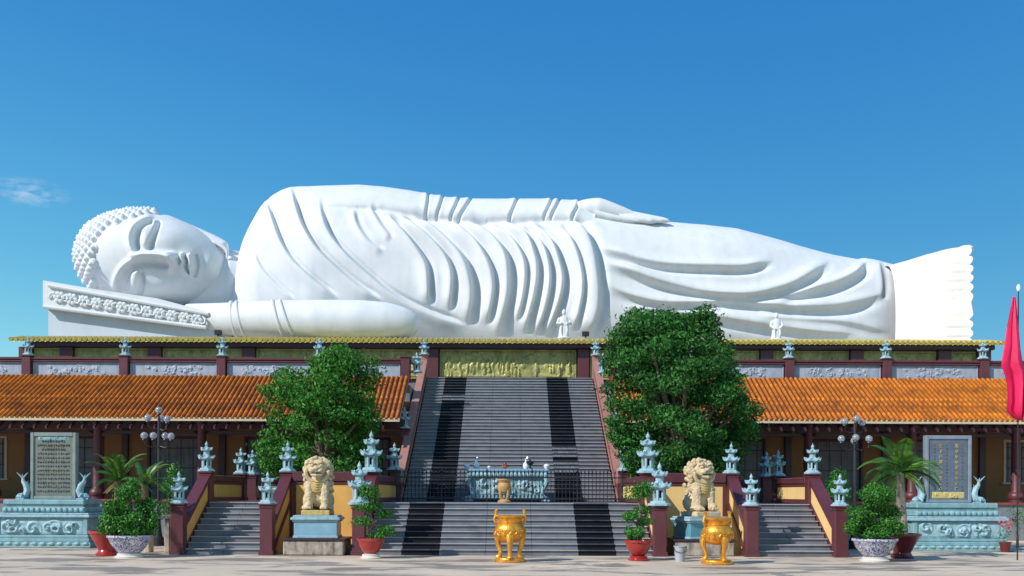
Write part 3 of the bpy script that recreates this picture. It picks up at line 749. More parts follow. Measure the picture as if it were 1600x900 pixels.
def fold(px, py, pts, A, wl, wr, B=None, wt=4.0, taper=(.15, .15)):
    """height of one fold: soft rise on one side of the line, sharp drop and trough on the other"""
    c = spline(pts, 8); H = np.zeros_like(px)
    m = (px > c[:, 0].min()-45) & (px < c[:, 0].max()+45) & (py > c[:, 1].min()-45) & (py < c[:, 1].max()+45)
    if not m.any(): return H
    x, y = px[m], py[m]; best = np.full(x.shape, 1e9); sd = np.zeros_like(x); tt = np.zeros_like(x)
    sl = np.hypot(*np.diff(c, axis=0).T); cum = np.concatenate([[0], np.cumsum(sl)]); tot = cum[-1]
    for k in range(len(c)-1):
        d = c[k+1]-c[k]; L = sl[k]+1e-9; vx, vy = x-c[k, 0], y-c[k, 1]
        t = np.clip((vx*d[0]+vy*d[1])/L/L, 0, 1); ex, ey = vx-t*d[0], vy-t*d[1]; D = np.hypot(ex, ey)
        u = D < best; best[u] = D[u]; sd[u] = (-(d[0]*vy-d[1]*vx)/L)[u]; tt[u] = (cum[k]+t*sl[k])[u]/tot
    s_ = np.sign(sd)*best
    if B is None: B = A*.6
    h = A*np.where(s_ < 0, np.exp(-(s_/wl)**2), np.exp(-(s_/wr)**2))-B*np.exp(-((s_-wr-wt*.9)/wt)**2)*(s_ > -wl)
    ta = np.ones_like(tt)
    if taper[0] > 0: q = np.clip(tt/taper[0], 0, 1); ta *= q*q*(3-2*q)
    if taper[1] > 0: q = np.clip((1-tt)/taper[1], 0, 1); ta *= q*q*(3-2*q)
    H[m] = h*ta; return H
YB = 53.0
statue = thing('reclining_statue', 'giant white statue of a reclining robed figure with closed eyes, above everything else', 'statue', (0, YB, 8.8))
def to_local(V): return V-np.array([0, YB, 8.8])
st = np.concatenate([np.arange(330, 372, 3.0), np.arange(372, 1394.5, 1.25)])
Tx = [330, 355, 366, 372, 377, 381, 386, 392, 400, 410, 420, 430, 442, 455, 475, 500, 560, 600, 650, 700, 740, 800, 850, 900, 930, 960, 1000, 1045, 1100, 1150, 1200, 1250, 1300, 1340, 1350, 1365, 1385, 1394]
Ty = [404, 403, 402, 400, 396, 386, 370, 355, 339, 322, 311, 303, 296, 291.5, 290.5, 291, 293, 298, 307, 315.5, 318, 319, 319, 321, 326, 330, 337, 345, 350, 357, 371, 385, 397, 404.5, 402.5, 405, 410, 413]
T = smooth(np.interp(st, Tx, Ty), 7); T[0:15] = np.interp(st[0:15], Tx, Ty)
dd = smooth(np.interp(st, [330, 366, 385, 420, 500, 650, 900, 1100, 1250, 1394], [1.6, 1.9, 2.6, 3.3, 3.9, 3.8, 3.7, 3.5, 2.8, 1.7]), 15)
nn_ = np.interp(st, [330, 400, 600, 1394], [2.0, 2.2, 2.35, 2.3])
Yc = np.full(len(st), YB)
V, N = section_body(st, T, Yc, dd, nn_, 8.3)
px, py = proj(V)
H = np.zeros_like(px)
front = V[..., 1] < YB+.8
FO = [  # (points, A, wl, wr, B, wt)
 ([(395, 390), (407, 417), (428, 441), (460, 470)], .10, 8, 1.6, .10, 2.5),
 ([(412, 308), (418, 322), (428, 351), (440, 381), (461, 411), (491, 438), (530, 468)], .26, 14, 1.8, .22, 3.2),
 ([(452, 290), (456, 300), (462, 324), (473, 354), (494, 387), (524, 417), (560, 447), (600, 472)], .32, 15, 2.0, .26, 3.6),
 ([(498, 306), (503, 336), (515, 366), (539, 396), (572, 426), (608, 456), (650, 480), (734, 513)], .32, 15, 2.0, .25, 3.6),
 ([(551, 326), (557, 351), (575, 378), (600, 396)], .15, 7, 3, .12, 4),
 ([(576, 322), (593, 351), (612, 376)], .15, 7, 3, .12, 4),
 ([(604, 336), (629, 362), (650, 388), (665, 414), (668.5, 444), (669, 480)], .34, 11, 2.2, .34, 4.4),
 ([(622, 336), (650, 356), (682, 384), (699, 408), (705.5, 438), (700, 490)], .34, 10, 2.2, .34, 4.6),
 ([(640, 340), (670, 352), (695, 372), (720, 399), (733, 432), (736, 465), (729, 512)], .42, 13, 2.4, .46, 7.0),
 ([(700, 341), (740, 374), (761, 408), (769.5, 438), (768, 468), (758, 510)], .36, 11, 2.3, .34, 4.6),
 ([(728, 343), (765, 365), (785, 390), (793, 418), (793, 457), (784, 496), (776, 528)], .42, 11, 2.4, .46, 7.0),
 ([(762, 345), (795, 368), (815, 398), (820.5, 425), (817, 460), (806, 505)], .30, 8, 2.0, .28, 4.0),
 ([(784, 341), (820, 366), (834, 395), (839, 423), (834, 462), (817, 524)], .38, 9, 2.2, .38, 5.5),
 ([(806, 343), (843, 377), (857, 412), (858.5, 445), (851, 482), (835, 526)], .36, 9, 2.2, .36, 4.6),
 ([(828, 345), (859, 374), (873, 407), (879, 436), (873, 470), (850, 528)], .36, 8, 2.2, .42, 5.2),
 ([(872, 350), (895, 383), (907, 420), (909.5, 452), (904, 485), (893, 518)], .30, 9, 2.0, .28, 4.0),
 ([(886, 341), (912, 363), (926, 395), (932, 430), (934.5, 458), (932, 486), (916, 530)], .55, 22, 2.4, .30, 7.0),
 # the skirt: lines run right to left so that the drop lies below
 ([(1212, 406), (1167, 416.6), (1120, 417), (1045, 414), (1004, 407), (976, 399), (937, 385)], .34, 9, 2.6, .34, 5),
 ([(1300, 402), (1282, 417), (1250, 438), (1213, 452), (1166, 460), (1101, 456), (1059, 447), (1018, 436), (976, 420), (942, 408)], .42, 12, 3.0, .42, 7),
 ([(1352, 404), (1350, 412), (1337, 427), (1306, 442), (1260, 454), (1215, 464)], .36, 9, 2.6, .34, 7),
 ([(1389, 452), (1353, 467), (1306, 477), (1244, 478.5), (1182, 473), (1120, 470), (1045, 472), (990, 462), (942, 440)], .34, 10, 3.0, .34, 8),
 ([(1345, 521), (1275, 516), (1198, 506), (1120, 494), (1050, 486), (975, 478)], .26, 10, 3.0, .24, 8),
 ([(1395, 520), (1330, 503), (1260, 497), (1180, 492)], .14, 10, 4, .12, 8),
 ([(1372, 408), (1378, 440), (1376, 470)], .10, 8, 3, .10, 5),
]
for f in FO: H += np.where(front, .68*fold(px, py, *f), 0)
# upper arm lying along the side
ex = [455, 520, 600, 650, 700, 740, 800, 900, 960, 1010, 1050]; ey = [318, 322, 326, 334, 340, 342, 342, 343.5, 344, 345, 346]
ed = np.interp(px, ex, ey); up = ed-py
amt = np.interp(px, [480, 560, 640, 900, 930], [0, .15, .27, .27, 0])
H += np.where(front & (up > 0), amt*(1-np.exp(-up/4.5)), 0) - np.where(front & (up <= 0) & (up > -12), amt*.35*np.exp(-((up+2)/3)**2), 0)
for a in [((667, 312), (661, 339)), ((689, 314), (678, 340)), ((714, 316), (699, 342)), ((733, 316), (712, 342)), ((806, 316), (792, 342)), ((860, 317), (846, 342)), ((872, 317), (857, 342)), ((905, 317), (889, 344))]:
    H += np.where(front, fold(px, py, [a[0], ((a[0][0]+a[1][0])/2+1, (a[0][1]+a[1][1])/2), a[1]], .05, 6, 1.6, .13, 1.8, (0, .1)), 0)
# broad unevenness of hand-finished plaster
H += .05*np.sin(px*.021+np.sin(py*.03)*2)*np.sin(py*.027+1.3)
V = V+N*H[..., None]
nu, nv = V.shape[:2]
Vf = to_local(V).reshape(-1, 3)
F = grid_faces(nu, nv, True)
body = link('robed_body', arr_mesh('robed_body', Vf, F, M['white'], smooth=True), statue)
# end cap at the ankles
cap = MB(); cap.add([tuple(p) for p in to_local(V[-1])], [tuple(range(nv))]); cap.build('ankle_hem', M['white'], statue, smooth=False, fix=False)
# feet
fs = np.arange(1386, 1512, 1.5)
fT = smooth(np.interp(fs, [1386, 1392, 1400, 1420, 1450, 1480, 1512], [415, 414, 412, 406.5, 397, 390, 385]), 5)
fy = np.interp(fs, [1386, 1395, 1512], [51.9, 51.7, 49.2]); fd = np.interp(fs, [1386, 1395, 1512], [1.5, 1.5, 1.1])
fn_ = np.interp(fs, [1386, 1400, 1512], [2.4, 3.0, 5.0])
V2, N2 = section_body(fs, fT, fy, fd, fn_, 8.3, 200)
p2, q2 = proj(V2)
t_ = np.clip((p2-1445)/65, 0, 1)
fr = N2[..., 1] < -.2
H2 = np.where(fr, t_**1.6*.19*(np.abs(np.sin((q2-384)*math.pi/14.4))**.6-.5), 0)
V2 = V2+N2*H2[..., None]; V2[..., 0] += np.clip((p2-1490)/22, 0, 1)**2*.16*(np.abs(np.sin((q2-384)*math.pi/14.4))**.5-.6)
feet = link('feet', arr_mesh('feet', to_local(V2).reshape(-1, 3), grid_faces(*V2.shape[:2], True), M['sunlit_white'], smooth=True), statue)
cap = MB(); cap.add([tuple(p) for p in to_local(V2[-1])], [tuple(range(V2.shape[1]))]); cap.build('soles', M['sunlit_white'], feet, smooth=False, fix=False)
YT = 49.35
tm = {}
for k in range(10):
    yy = 391.5+k*14.4
    c = P(1503.5+(1.0 if k in (0, 5) else 0)-(k % 5)*.5, yy+(1.5 if k == 0 else 0), YT)
    r = (.40, .85, .262)
    key = 'toe'
    if key not in tm: tm[key] = MB().blob((0, 0, 0), r, 20, 12).mesh('toe', M['sunlit_white'])
    o = link('toe', tm[key], feet); o.location = c-Vector((0, YB, 8.8)); 
# supporting (right) arm, folded beneath the cheek, elbow to the right
def limb(name, pts, Y, rad, flat=1.0, mt='white', par=None, n=28, sub=10, fy=None):
    c = spline(pts, sub); rr = np.interp(np.linspace(0, 1, len(c)), np.linspace(0, 1, len(rad)), rad)
    yy = np.interp(np.linspace(0, 1, len(c)), np.linspace(0, 1, len(Y)), Y) if hasattr(Y, '__len__') else [Y]*len(c)
    path = [P(a, b, y)-Vector((0, YB, 8.8)) for (a, b), y in zip(c, yy)]
    m = MB().tube(path, list(rr), n, flat=flat); return m.build(name, M[mt], par or statue, ang=60)
ra = limb('right_arm', [(296, 497), (340, 498), (380, 499), (430, 500), (500, 502), (560, 503), (600, 505), (628, 508), (643, 511), (649, 514), (651, 516)], [49.0, 48.5, 48.0, 47.7, 47.4, 47.3, 47.4, 47.5, 47.6, 47.7, 47.7],
     [.72, .78, .86, .96, 1.04, 1.06, 1.02, .88, .68, .36, .08], n=36)
RAx = [296, 340, 380, 430, 500]; RAy = [497, 498, 499, 500, 502]; RAY = [49.0, 48.5, 48.0, 47.7, 47.4]
av = np.array([v.co for v in ra.data.vertices])
for px_, tilt in ((366, .10), (377, .16), (436, .22), (450, .28)):
    c = P(px_, np.interp(px_, RAx, RAy), np.interp(px_, RAx, RAY))-Vector((0, YB, 8.8))
    near = av[np.abs(av[:, 0]-c.x) < .6]; near = near if len(near) > 8 else av
    cy_, cz_ = (near[:, 1].max()+near[:, 1].min())/2, (near[:, 2].max()+near[:, 2].min())/2
    rr_ = (near[:, 2].max()-near[:, 2].min())/2*.985
    pp = [Vector((c.x-math.cos(a)*tilt*1.4+.10*math.sin(a), cy_-math.sin(a)*rr_, cz_+math.cos(a)*rr_)) for a in np.linspace(0, math.pi, 22)]
    MB().tube(pp, .085, 8).build('sleeve_fold', M['white'], ra)
# upper hand resting on the hip
hand = limb('left_hand', [(896, 331), (915, 328), (935, 327), (955, 331), (975, 336), (990, 339.5)], [51.2, 51.1, 51.0, 51.0, 51.0, 51.0], [.44, .54, .58, .48, .38, .28])
for i, (yo, ln_) in enumerate(((-1.5, 1043), (1.0, 1046), (3.0, 1038), (5.2, 1026))):
    limb('finger', [(968, 333+yo), (990, 337+yo), (1015, 341+yo*.8), (ln_-6, 344+yo*.4), (ln_, 345.5+yo*.3)], [51.0-.10*i, 50.9-.12*i, 50.85-.12*i, 50.85-.12*i, 50.9-.12*i], [.16, .17, .15, .12, .05], par=hand, n=10)
limb('thumb', [(930, 334), (955, 340), (980, 344), (1000, 345.5)], 50.45, [.2, .2, .15, .06], par=hand, n=10)
# ---- head
hc = P(240, 409, 51.5); ax = R(8)
A_u, A_v, A_w = 4.06, 2.45, 2.9
head = thing('tmp', 'x', 'x'); bpy.data.objects.remove(head)
nu, nv = 420, 300
uu = np.linspace(0, math.pi, nu)            # pole axis = face axis (crown to chin)
ph = np.linspace(0, 2*math.pi, nv, endpoint=False)
U, PH = np.meshgrid(uu, ph, indexing='ij')
cu = -np.cos(U); su = np.sin(U)
e1 = .86
cu2 = np.sign(cu)*np.abs(cu)**.92; su2 = np.abs(su)**e1
vv = np.cos(PH); ww = np.sin(PH)
vv = np.sign(vv)*np.abs(vv)**.93; ww2 = np.sign(ww)*np.abs(ww)**.93
taper = 1-.15*np.clip(cu, 0, 1)**1.5-np.where(vv > 0, .13, .13-.22*np.clip(-vv*2, 0, 1))*np.clip(-cu, 0, 1)**1.2
lu = A_u*cu2*np.where(cu2 < 0, .915, 1); lv = A_v*su2*vv*taper; lw = A_w*su2*ww2*(1-.10*np.clip(cu, 0, 1))
def head_pt(lu, lv, lw):
    X = hc.x+lu*math.cos(ax)+lv*math.sin(ax); Z = hc.z-lu*math.sin(ax)+lv*math.cos(ax); Y = hc.y-lw
    return np.stack([X, Y, Z], -1)
VH = head_pt(lu, lv, lw); hx, hy_ = proj(VH); fr = lw > 0
def G(cx, cy, rx, ry, a=0.0, p=2):
    dx, dy = hx-cx, hy_-cy; c, s_ = math.cos(a), math.sin(a)
    return np.exp(-(np.abs((dx*c+dy*s_)/rx)**p+np.abs((-dx*s_+dy*c)/ry)**p))
def line(pts, wd, wd2=None, tp=(0, 0)):
    c = spline(pts, 8); best = np.full(hx.shape, 1e9); tt = np.zeros_like(hx)
    for k in range(len(c)-1):
        d = c[k+1]-c[k]; L2 = (d**2).sum()+1e-9; vx, vy = hx-c[k, 0], hy_-c[k, 1]
        t = np.clip((vx*d[0]+vy*d[1])/L2, 0, 1); D = np.hypot(vx-t*d[0], vy-t*d[1]); u = D < best
        best[u] = D[u]; tt[u] = (k+t[u])/(len(c)-1)
    wv = wd+(wd2-wd)*tt if wd2 else wd
    o = np.exp(-(best/wv)**2)
    if tp[0]: o *= np.clip(tt/tp[0], 0, 1)
    if tp[1]: o *= np.clip((1-tt)/tp[1], 0, 1)
    return o, tt
D_ = np.zeros_like(hx)
# brow arcs running into the nose, eye sockets, lids: each a soft rise with a sharp far side
FF = lambda *a: fold(hx, hy_, *a)
D_ += FF([(243, 340), (226, 343), (212, 353), (205, 369), (207, 386), (216, 398)], .24, 7, 2.2, .34, 5.0, (.12, .15))
D_ += FF([(272, 408), (250, 405), (228, 404), (208, 409), (193, 420), (184, 436), (182, 452), (186, 466)], .24, 7, 2.2, .30, 5.5, (.1, .15))
D_ -= .20*G(222, 370, 13, 21, .15, 2.4)+.22*G(204, 442, 13, 19, .05, 2.4)
D_ += .38*G(227, 368, 8.5, 21, .2, 2.4)+.36*G(209, 442, 8.0, 19, .05, 2.4)
D_ += FF([(244, 343), (241, 358), (236, 374), (228, 390)], .14, 6, 1.6, .28, 3.6, (.1, .15))
D_ += FF([(215, 423), (219, 436), (219, 449), (214, 463)], .14, 6, 1.6, .26, 3.2, (.1, .15))
# nose
a, t = line([(208, 400), (228, 400), (248, 402), (265, 405), (276, 409)], 4.5, 8.0); D_ += a*(.22+.62*t)*(np.clip((284-hx)/6, 0, 1))
D_ += .34*G(272, 411, 8, 9, 0, 2.6)+.30*G(271, 400, 6, 4.5)+.30*G(270, 422, 6, 4.5)
D_ -= .34*G(281, 409, 2.4, 6)
# mouth
D_ += .30*G(296, 414, 15, 22, .0, 2.6)
D_ += FF([(290, 396), (287, 403), (290, 411), (288, 417), (291, 425), (296, 434)], .22, 5, 1.4, .34, 2.6, (.15, .15))
D_ += FF([(299, 396), (302, 406), (303, 415), (301, 425), (297, 434)], .22, 5, 1.6, .30, 3.6, (.15, .15))
D_ += .30*G(332, 420, 15, 22, 0, 2.4)
# cheeks
D_ += .26*G(268, 372, 36, 24)+.26*G(258, 452, 36, 18)
lw2 = lw+np.where(fr, D_*np.clip(lw/1.2, 0, 1), 0)
VH = head_pt(lu, lv, lw2)
head = link('head', arr_mesh('head', to_local(VH).reshape(-1, 3), grid_faces(nu, nv, True), M['white'], smooth=True), statue)
# ears and lobes
limb('ear', [(236, 356), (248, 349), (262, 351), (285, 360), (310, 370), (335, 381), (348, 388), (355, 395)], [51.2]*8, [.2, .42, .48, .46, .44, .42, .40, .12], par=head, n=18)
limb('ear_rim', [(318, 372), (335, 379), (348, 386), (355, 394), (354, 404)], 50.75, [.02, .09, .10, .10, .04], par=head, n=8)
limb('neck', [(306, 450), (345, 447), (372, 446), (396, 446)], 52.35, [1.7, 1.85, 1.85, 1.5], par=head, n=32)
# hair: rows of curls over the skull
cm_ = MB(); cm_.loops([[(.30*r*math.cos(2*math.pi*j/9+tw), .30*r*math.sin(2*math.pi*j/9+tw), z) for j in range(9)] for r, z, tw in ((1.0, -.14, 0), (1.02, .05, .2), (.78, .17, .5), (.64, .18, .7), (.44, .29, 1.1), (.10, .38, 1.5))])
cme = cm_.mesh('curl', M['white'], ang=50)
cnt = 0; NN = 900
for i in range(NN):
    z = 1-2*(i+.5)/NN; a = i*math.pi*(3-5**.5); q = math.sqrt(1-z*z)
    cu_, v_, w_ = z, q*math.cos(a), q*math.sin(a)    # z along axis
    l_u = A_u*.99*np.sign(cu_)*abs(cu_)**.92*(.915 if cu_ < 0 else 1); tq = 1-(.13 if v_ > 0 else .13-.22*min(-v_/max(q, .01)*2, 1))*max(-cu_, 0)**1.2; sq = q**e1/max(q, 1e-6)
    l_v = A_v*.99*v_*sq*tq; l_w = A_w*.99*w_*sq*tq
    p = head_pt(np.array(l_u), np.array(l_v), np.array(l_w)); a_, b_ = proj(p)
    hl = np.interp(b_, [330, 338, 343, 349, 358, 370, 385, 425, 450, 475], [258, 236, 208, 188, 172, 160, 152, 147, 150, 158])
    if a_ > hl or w_ < -.75: continue
    nrm = Vector((l_u/A_u**2*math.cos(ax)+l_v/A_v**2*math.sin(ax), -l_w/A_w**2, -l_u/A_u**2*math.sin(ax)+l_v/A_v**2*math.cos(ax))).normalized()
    o = link('curl', cme, head); o.location = Vector(tuple(p))-Vector((0, YB, 8.8)); o.rotation_euler = nrm.to_track_quat('Z', 'X').to_euler(); o.scale = (.98+.12*rng.random(),)*3
    cnt += 1
    if cnt > 298: break
print('curls', cnt)
# ---- pillow
def wpoly(pts, Y):
    o = []
    for a, b in pts:
        p = P(a, b, Y); o.append((p.x, p.z))
    return o
pl = thing('carved_pillow', 'pale wedge shaped pillow block with a carved floral border under the head of the statue', 'pillow', (PX(200, 48), 50, 8.8))
L_ = Vector((PX(200, 48), 50, 8.8))
def lp(poly): return [(x-L_.x, z-L_.z) for x, z in poly]
MB().prism(lp(wpoly([(67, 438), (150, 452), (245, 466), (332, 489), (322, 512), (67, 479)], 47.8)), 'y', -2.2, 4.5).build('slab', M['white'], pl, smooth=False)
MB().prism(lp(wpoly([(71, 478), (322, 511), (334, 492), (337, 534), (71, 534)], 47.8)), 'y', -1.9, 4.4).build('block', M['pillow'], pl, smooth=False)
bt = MB()
for a, b in (((68, 479), (322, 512)), ((76, 446), (326, 491))):
    bt.tube([P(a[0], a[1], 47.72)-L_, P(b[0], b[1], 47.72)-L_], .10, 8)
bt.build('border', M['white'], pl)
ro_ = MB()
for k in range(6):
    a = k*math.pi/3; ro_.blob((math.cos(a)*.17, 0, math.sin(a)*.17), (.12, .10, .12), 8, 5)
ro_.blob((0, -.05, 0), (.09, .1, .09), 8, 5)
rom = ro_.mesh('rosette', M['white'])
sw = MB().tube([(-.2, 0, -.12), (-.08, -.06, .1), (.05, -.06, .14), (.16, -.03, .02), (.1, -.02, -.1)], [.03, .06, .06, .05, .03], 6).mesh('scroll', M['white'])
for k in range(25):
    t = (k+.5)/25; c = P(78+t*244, 465+t*37-(1-t)*3, 47.75)-L_
    o = link('rosette' if k % 2 else 'scroll', rom if k % 2 else sw, pl); o.location = c; o.rotation_euler = (0, R(7)+(.6*k if k % 2 == 0 else 0), 0); o.scale = (1.1, 1, 1.1)

# ---- small robed figures standing on the deck
def robed(px_, Y, h, label, arm=1):
    t = thing('robed_figure', label, 'statue', (PX(px_, Y), Y, 9.05), group='small white figures standing before the reclining statue')
    MB().lathe([(.42, 0), (.42, .1), (.30, .16), (.36, .26), (.40, .3), (.34, .36)], 16).build('lotus_base', M['white'], t)
    b = MB(); b.loops([[(rx*math.cos(2*math.pi*j/18)+ox_, ry*math.sin(2*math.pi*j/18), z) for j in range(18)] for rx, ry, z, ox_ in ((.30, .24, .34, 0), (.27, .22, .6, 0), (.24, .19, .95, .02), (.27, .19, 1.2, .02), (.28, .18, 1.36, 0), (.20, .14, 1.46, 0), (.075, .075, 1.5, 0), (.07, .07, 1.56, 0))])
    for sx in (-1, 1): b.tube([(sx*.24, 0, 1.38), (sx*.33, -.06, 1.1), (sx*.12, -.24, .98+.1*arm)], [.09, .11, .06], 8)
    b.build('robed_body', M['white'], t)
    hd = MB(); hd.blob((0, -.01, 1.68), (.115, .125, .15), 12, 9); hd.blob((0, -.13, 1.66), (.02, .03, .03), 6, 4); hd.blob((0, .02, 1.82), (.07, .07, .07), 8, 6); hd.build('head', M['white'], t)
    bd = MB()
    for sx in (-1, 1): bd.tube([(sx*.14, -.19, .95), (sx*.17, -.22, .7), (sx*.12, -.23, .42)], [.05, .06, .03], 6)
    bd.build('sash', M['white'], t)
    t.scale = (h/1.9,)*3; return t
robed(880, 47.4, 1.75, 'small white robed figure standing before the folds, nearest the stair centre')
robed(978, 47.4, 1.45, 'small white robed figure whose head shows just above the round tree')
robed(1212, 47.4, 1.62, 'small white robed figure standing alone before the shins of the giant statue', -1)

# ------------------------------------------------------------------ trees
def tree(label, X, Y, z0, clumps, dens, size, mt, trunk_h, limbs, mt2=None, nm='leafy_tree', extra=None):
    t = thing(nm, label, 'tree', (X, Y, z0))
    tb = MB(); lean = .25
    tb.tube([(0, 0, 0), (.05, 0, trunk_h*.4), (-.08, .05, trunk_h*.8), (0, 0, trunk_h)], [.26, .19, .16, .14], 10)
    tb.build('trunk', M['bark'], t)
    lb = MB()
    for c in limbs: lb.tube([(0, 0, trunk_h*.75), (c[0]*.35, c[1]*.35, trunk_h+(c[2]-trunk_h)*.3), (c[0]*.75, c[1]*.75, trunk_h+(c[2]-trunk_h)*.75), (c[0], c[1], c[2])], [.12, .08, .05, .02], 6)
    lb.build('limbs', M['bark'], t)['kind'] = 'stuff'
    pts, nr = clump_points(clumps, dens)
    tag(link('crown', leaf_mesh('crown', pts, nr, size, M[mt], .42), t), kind='stuff')
    return t
def clumps_in(rows, Y, n_scale=1.0, seed=1, r=(.42, .62), dy=1.6, X0=0, Y0=0, Z0=0):
    """rows: (py, pxmin, pxmax) outline of the crown -> clumps spread through its depth"""
    rs = np.random.RandomState(seed); C = []
    for py_, a, b in rows:
        k = FP/Y; w_ = (b-a)/k; z = CH+(HY-py_)/k; cx = ((a+b)/2-CX)/k; n = max(2, int(w_*2.3*n_scale))
        for i in range(n):
            u = rs.uniform(-1, 1); v = rs.uniform(-1, 1)
            if u*u+v*v > 1.05: continue
            rr = rs.uniform(*r)
            C.append((cx+u*(w_/2-rr*.7)-X0, v*min(dy, w_/2)+0, z+rs.uniform(-.25, .25)-Z0, rr*1.15, rr, rr*.62))
        for sx in (-1, 1):   # the outline
            rr = rs.uniform(*r)*.9; C.append((cx+sx*(w_/2-rr*.9)-X0, rs.uniform(-.6, .6), z+rs.uniform(-.15, .15)-Z0, rr, rr, rr*.6))
    return C
rowsL = [(553, 500, 548), (566, 482, 592), (580, 478, 592), (594, 425, 594), (608, 410, 590), (622, 408, 588), (636, 412, 585), (650, 415, 588), (664, 412, 590), (678, 412, 585), (692, 402, 585), (706, 398, 592), (718, 398, 595), (730, 410, 592), (742, 420, 590)]
XL = PX(508, 31.5)
cl = clumps_in(rowsL, 31.5, 1.05, 3, (.34, .56), 1.5, X0=XL, Z0=LZ)
tree('airy green tree with reaching branches standing left of the tall stairs', XL, 31.5, LZ, cl, 1650, .135, 'leaf', 1.5, [(c[0], c[1], c[2]) for c in cl[::4]])
rowsR = [(497, 985, 1010), (494, 1070, 1115), (503, 1005, 1060), (508, 990, 1120), (516, 980, 1125), (512, 972, 1124), (524, 956, 1132), (538, 943, 1142), (552, 950, 1140), (566, 943, 1150), (580, 943, 1152), (594, 952, 1156), (608, 940, 1166), (622, 950, 1170), (636, 945, 1180), (650, 945, 1184), (664, 946, 1182), (678, 948, 1184), (692, 955, 1178), (706, 965, 1170), (718, 970, 1165), (730, 975, 1160), (744, 985, 1150)]
XR_ = PX(1065, 31.0)
cr = clumps_in(rowsR, 31.0, 1.15, 5, (.36, .58), 2.2, X0=XR_, Z0=LZ)
tree('dense dark green tree with a broad rounded crown standing right of the tall stairs', XR_, 31.2, LZ, cr, 1750, .135, 'leafdark', 1.6, [(c[0], c[1], c[2]) for c in cr[::5]])

# ------------------------------------------------------------------ iron fence on the landing
ff = thing('iron_fence', 'low black iron picket fence across the landing in front of the pale blue altar', 'fence', (0, 32.6, LZ))
r_ = MB()
for zz in (.10, .82): r_.box((0, 0, zz), (7.9, .035, .045), .004)
r_.build('rails', M['iron'], ff)
pk = MB(); pk.box((0, 0, .48), (.022, .022, .96), .002); pk.lathe([(.018, .95), (.034, .985), (.018, 1.02), (.002, 1.10)], 6); pk.lathe([(.02, .5), (.035, .53), (.02, .56)], 6)
pkm = pk.mesh('picket', M['iron'])
for k in range(61):
    o = link('picket', pkm, ff); o.location = (-3.84+7.68*k/60, 0, 0)
    if k % 12 == 0: o.scale = (2, 2, 1.03)

# ------------------------------------------------------------------ altar table
at = thing('altar_table', 'pale blue carved stone altar table behind the iron fence', 'altar', (PX(793, 33.6), 33.6, LZ))
TW = 2.85
a = MB(); a.box((0, 0, 1.08), (TW, .9, .09), .02); a.box((0, 0, 1.01), (TW-.08, .82, .07), .02); a.build('table_top', M['bluewhite'], at)
a = MB()
for k in range(19):
    x = -TW/2+.1+(TW-.2)*k/18; a.blob((x, -.43, .93), (.085, .05, .085), 8, 6)
a.box((0, -.38, .94), (TW-.1, .08, .14), .01); a.build('scalloped_apron', M['teal'], at)
MB().box((0, 0, .52), (TW-.35, .62, .72), .01).build('body', M['blueped'], at)
sw_ = swirls(31, TW-.5, .6, 14, 3.0); relief('carved_panel', TW-.45, .62, 110, 32, sw_, M['teal'], .08, at, (0, -.33, .22))
for sx in (-1, 1):
    for sy in (-1, 1):
        a = MB(); a.tube([(sx*(TW/2-.12), sy*.34, .9), (sx*(TW/2-.05), sy*.38, .7), (sx*(TW/2-.2), sy*.34, .4), (sx*(TW/2-.22), sy*.34, .2), (sx*(TW/2-.05), sy*.4, .05)], [.11, .10, .075, .08, .10], 8)
        a.box((sx*(TW/2-.1), sy*.38, .03), (.28, .2, .06), .01); a.build('leg', M['teal'], at)
a = MB(); a.box((0, 0, .14), (TW-.2, .8, .14), .02); a.build('base', M['teal'], at)
for i, (pp, lab, s) in enumerate(((744, 'white porcelain vase at the left end of the pale blue altar', 1.0), (822, 'white porcelain vase behind the incense stand on the pale blue altar', 1.0))):
    v = thing('vase', lab, 'vase', (PX(pp, 33.7), 33.7, LZ+1.13)); MB().lathe([(.07, 0), (.09, .03), (.12, .12), (.10, .2), (.04, .27), (.035, .33), (.07, .38)], 14).build('body', M['vase'], v)
    MB().tube([(0, 0, .34), (.05, 0, .42), (.10, 0, .40)], [.03, .025, .01], 6).build('spout', M['vase'], v)
for pp, lab in ((729, 'white round bowl on the left corner of the altar'), (764, 'small white cup near the middle of the altar'), (854, 'white round bowl on the right corner of the altar')):
    sz = .10 if 'cup' not in lab else .06
    v = tag(MB().lathe([(sz*.5, 0), (sz*.6, .02), (sz, sz*.8), (sz*1.1, sz*1.3), (sz*.7, sz*1.7), (sz*.25, sz*1.9)], 14).build('covered_bowl', M['vase']), lab, 'bowl'); v.location = (PX(pp, 33.5), 33.5, LZ+1.125)
v = thing('fruit_dish', 'brown dish of small offerings at the middle of the altar', 'dish', (PX(789, 33.5), 33.5, LZ+1.125)); MB().lathe([(.05, 0), (.05, .04), (.15, .08), (.16, .1)], 14).build('dish', M['bronze'], v)
b_ = MB().blob((0, 0, 0), .045, 8, 6).mesh('fruit', M['redpot'])
for q in ((-.07, 0, .13), (.02, -.05, .13), (.06, .04, .13), (0, 0, .19)): link('fruit', b_, v).location = q
v = thing('incense_stand', 'dark brown incense stand on the right part of the altar', 'incense stand', (PX(828, 33.3), 33.3, LZ+1.125))
MB().lathe([(.10, 0), (.09, .03), (.03, .06), (.03, .12), (.12, .18), (.14, .26), (.12, .28), (.10, .25)], 14).build('bowl', M['iron'], v)
MB().tube([(0, 0, .2), (0, 0, .34)], .035, 6).build('wick', M['iron'], v)

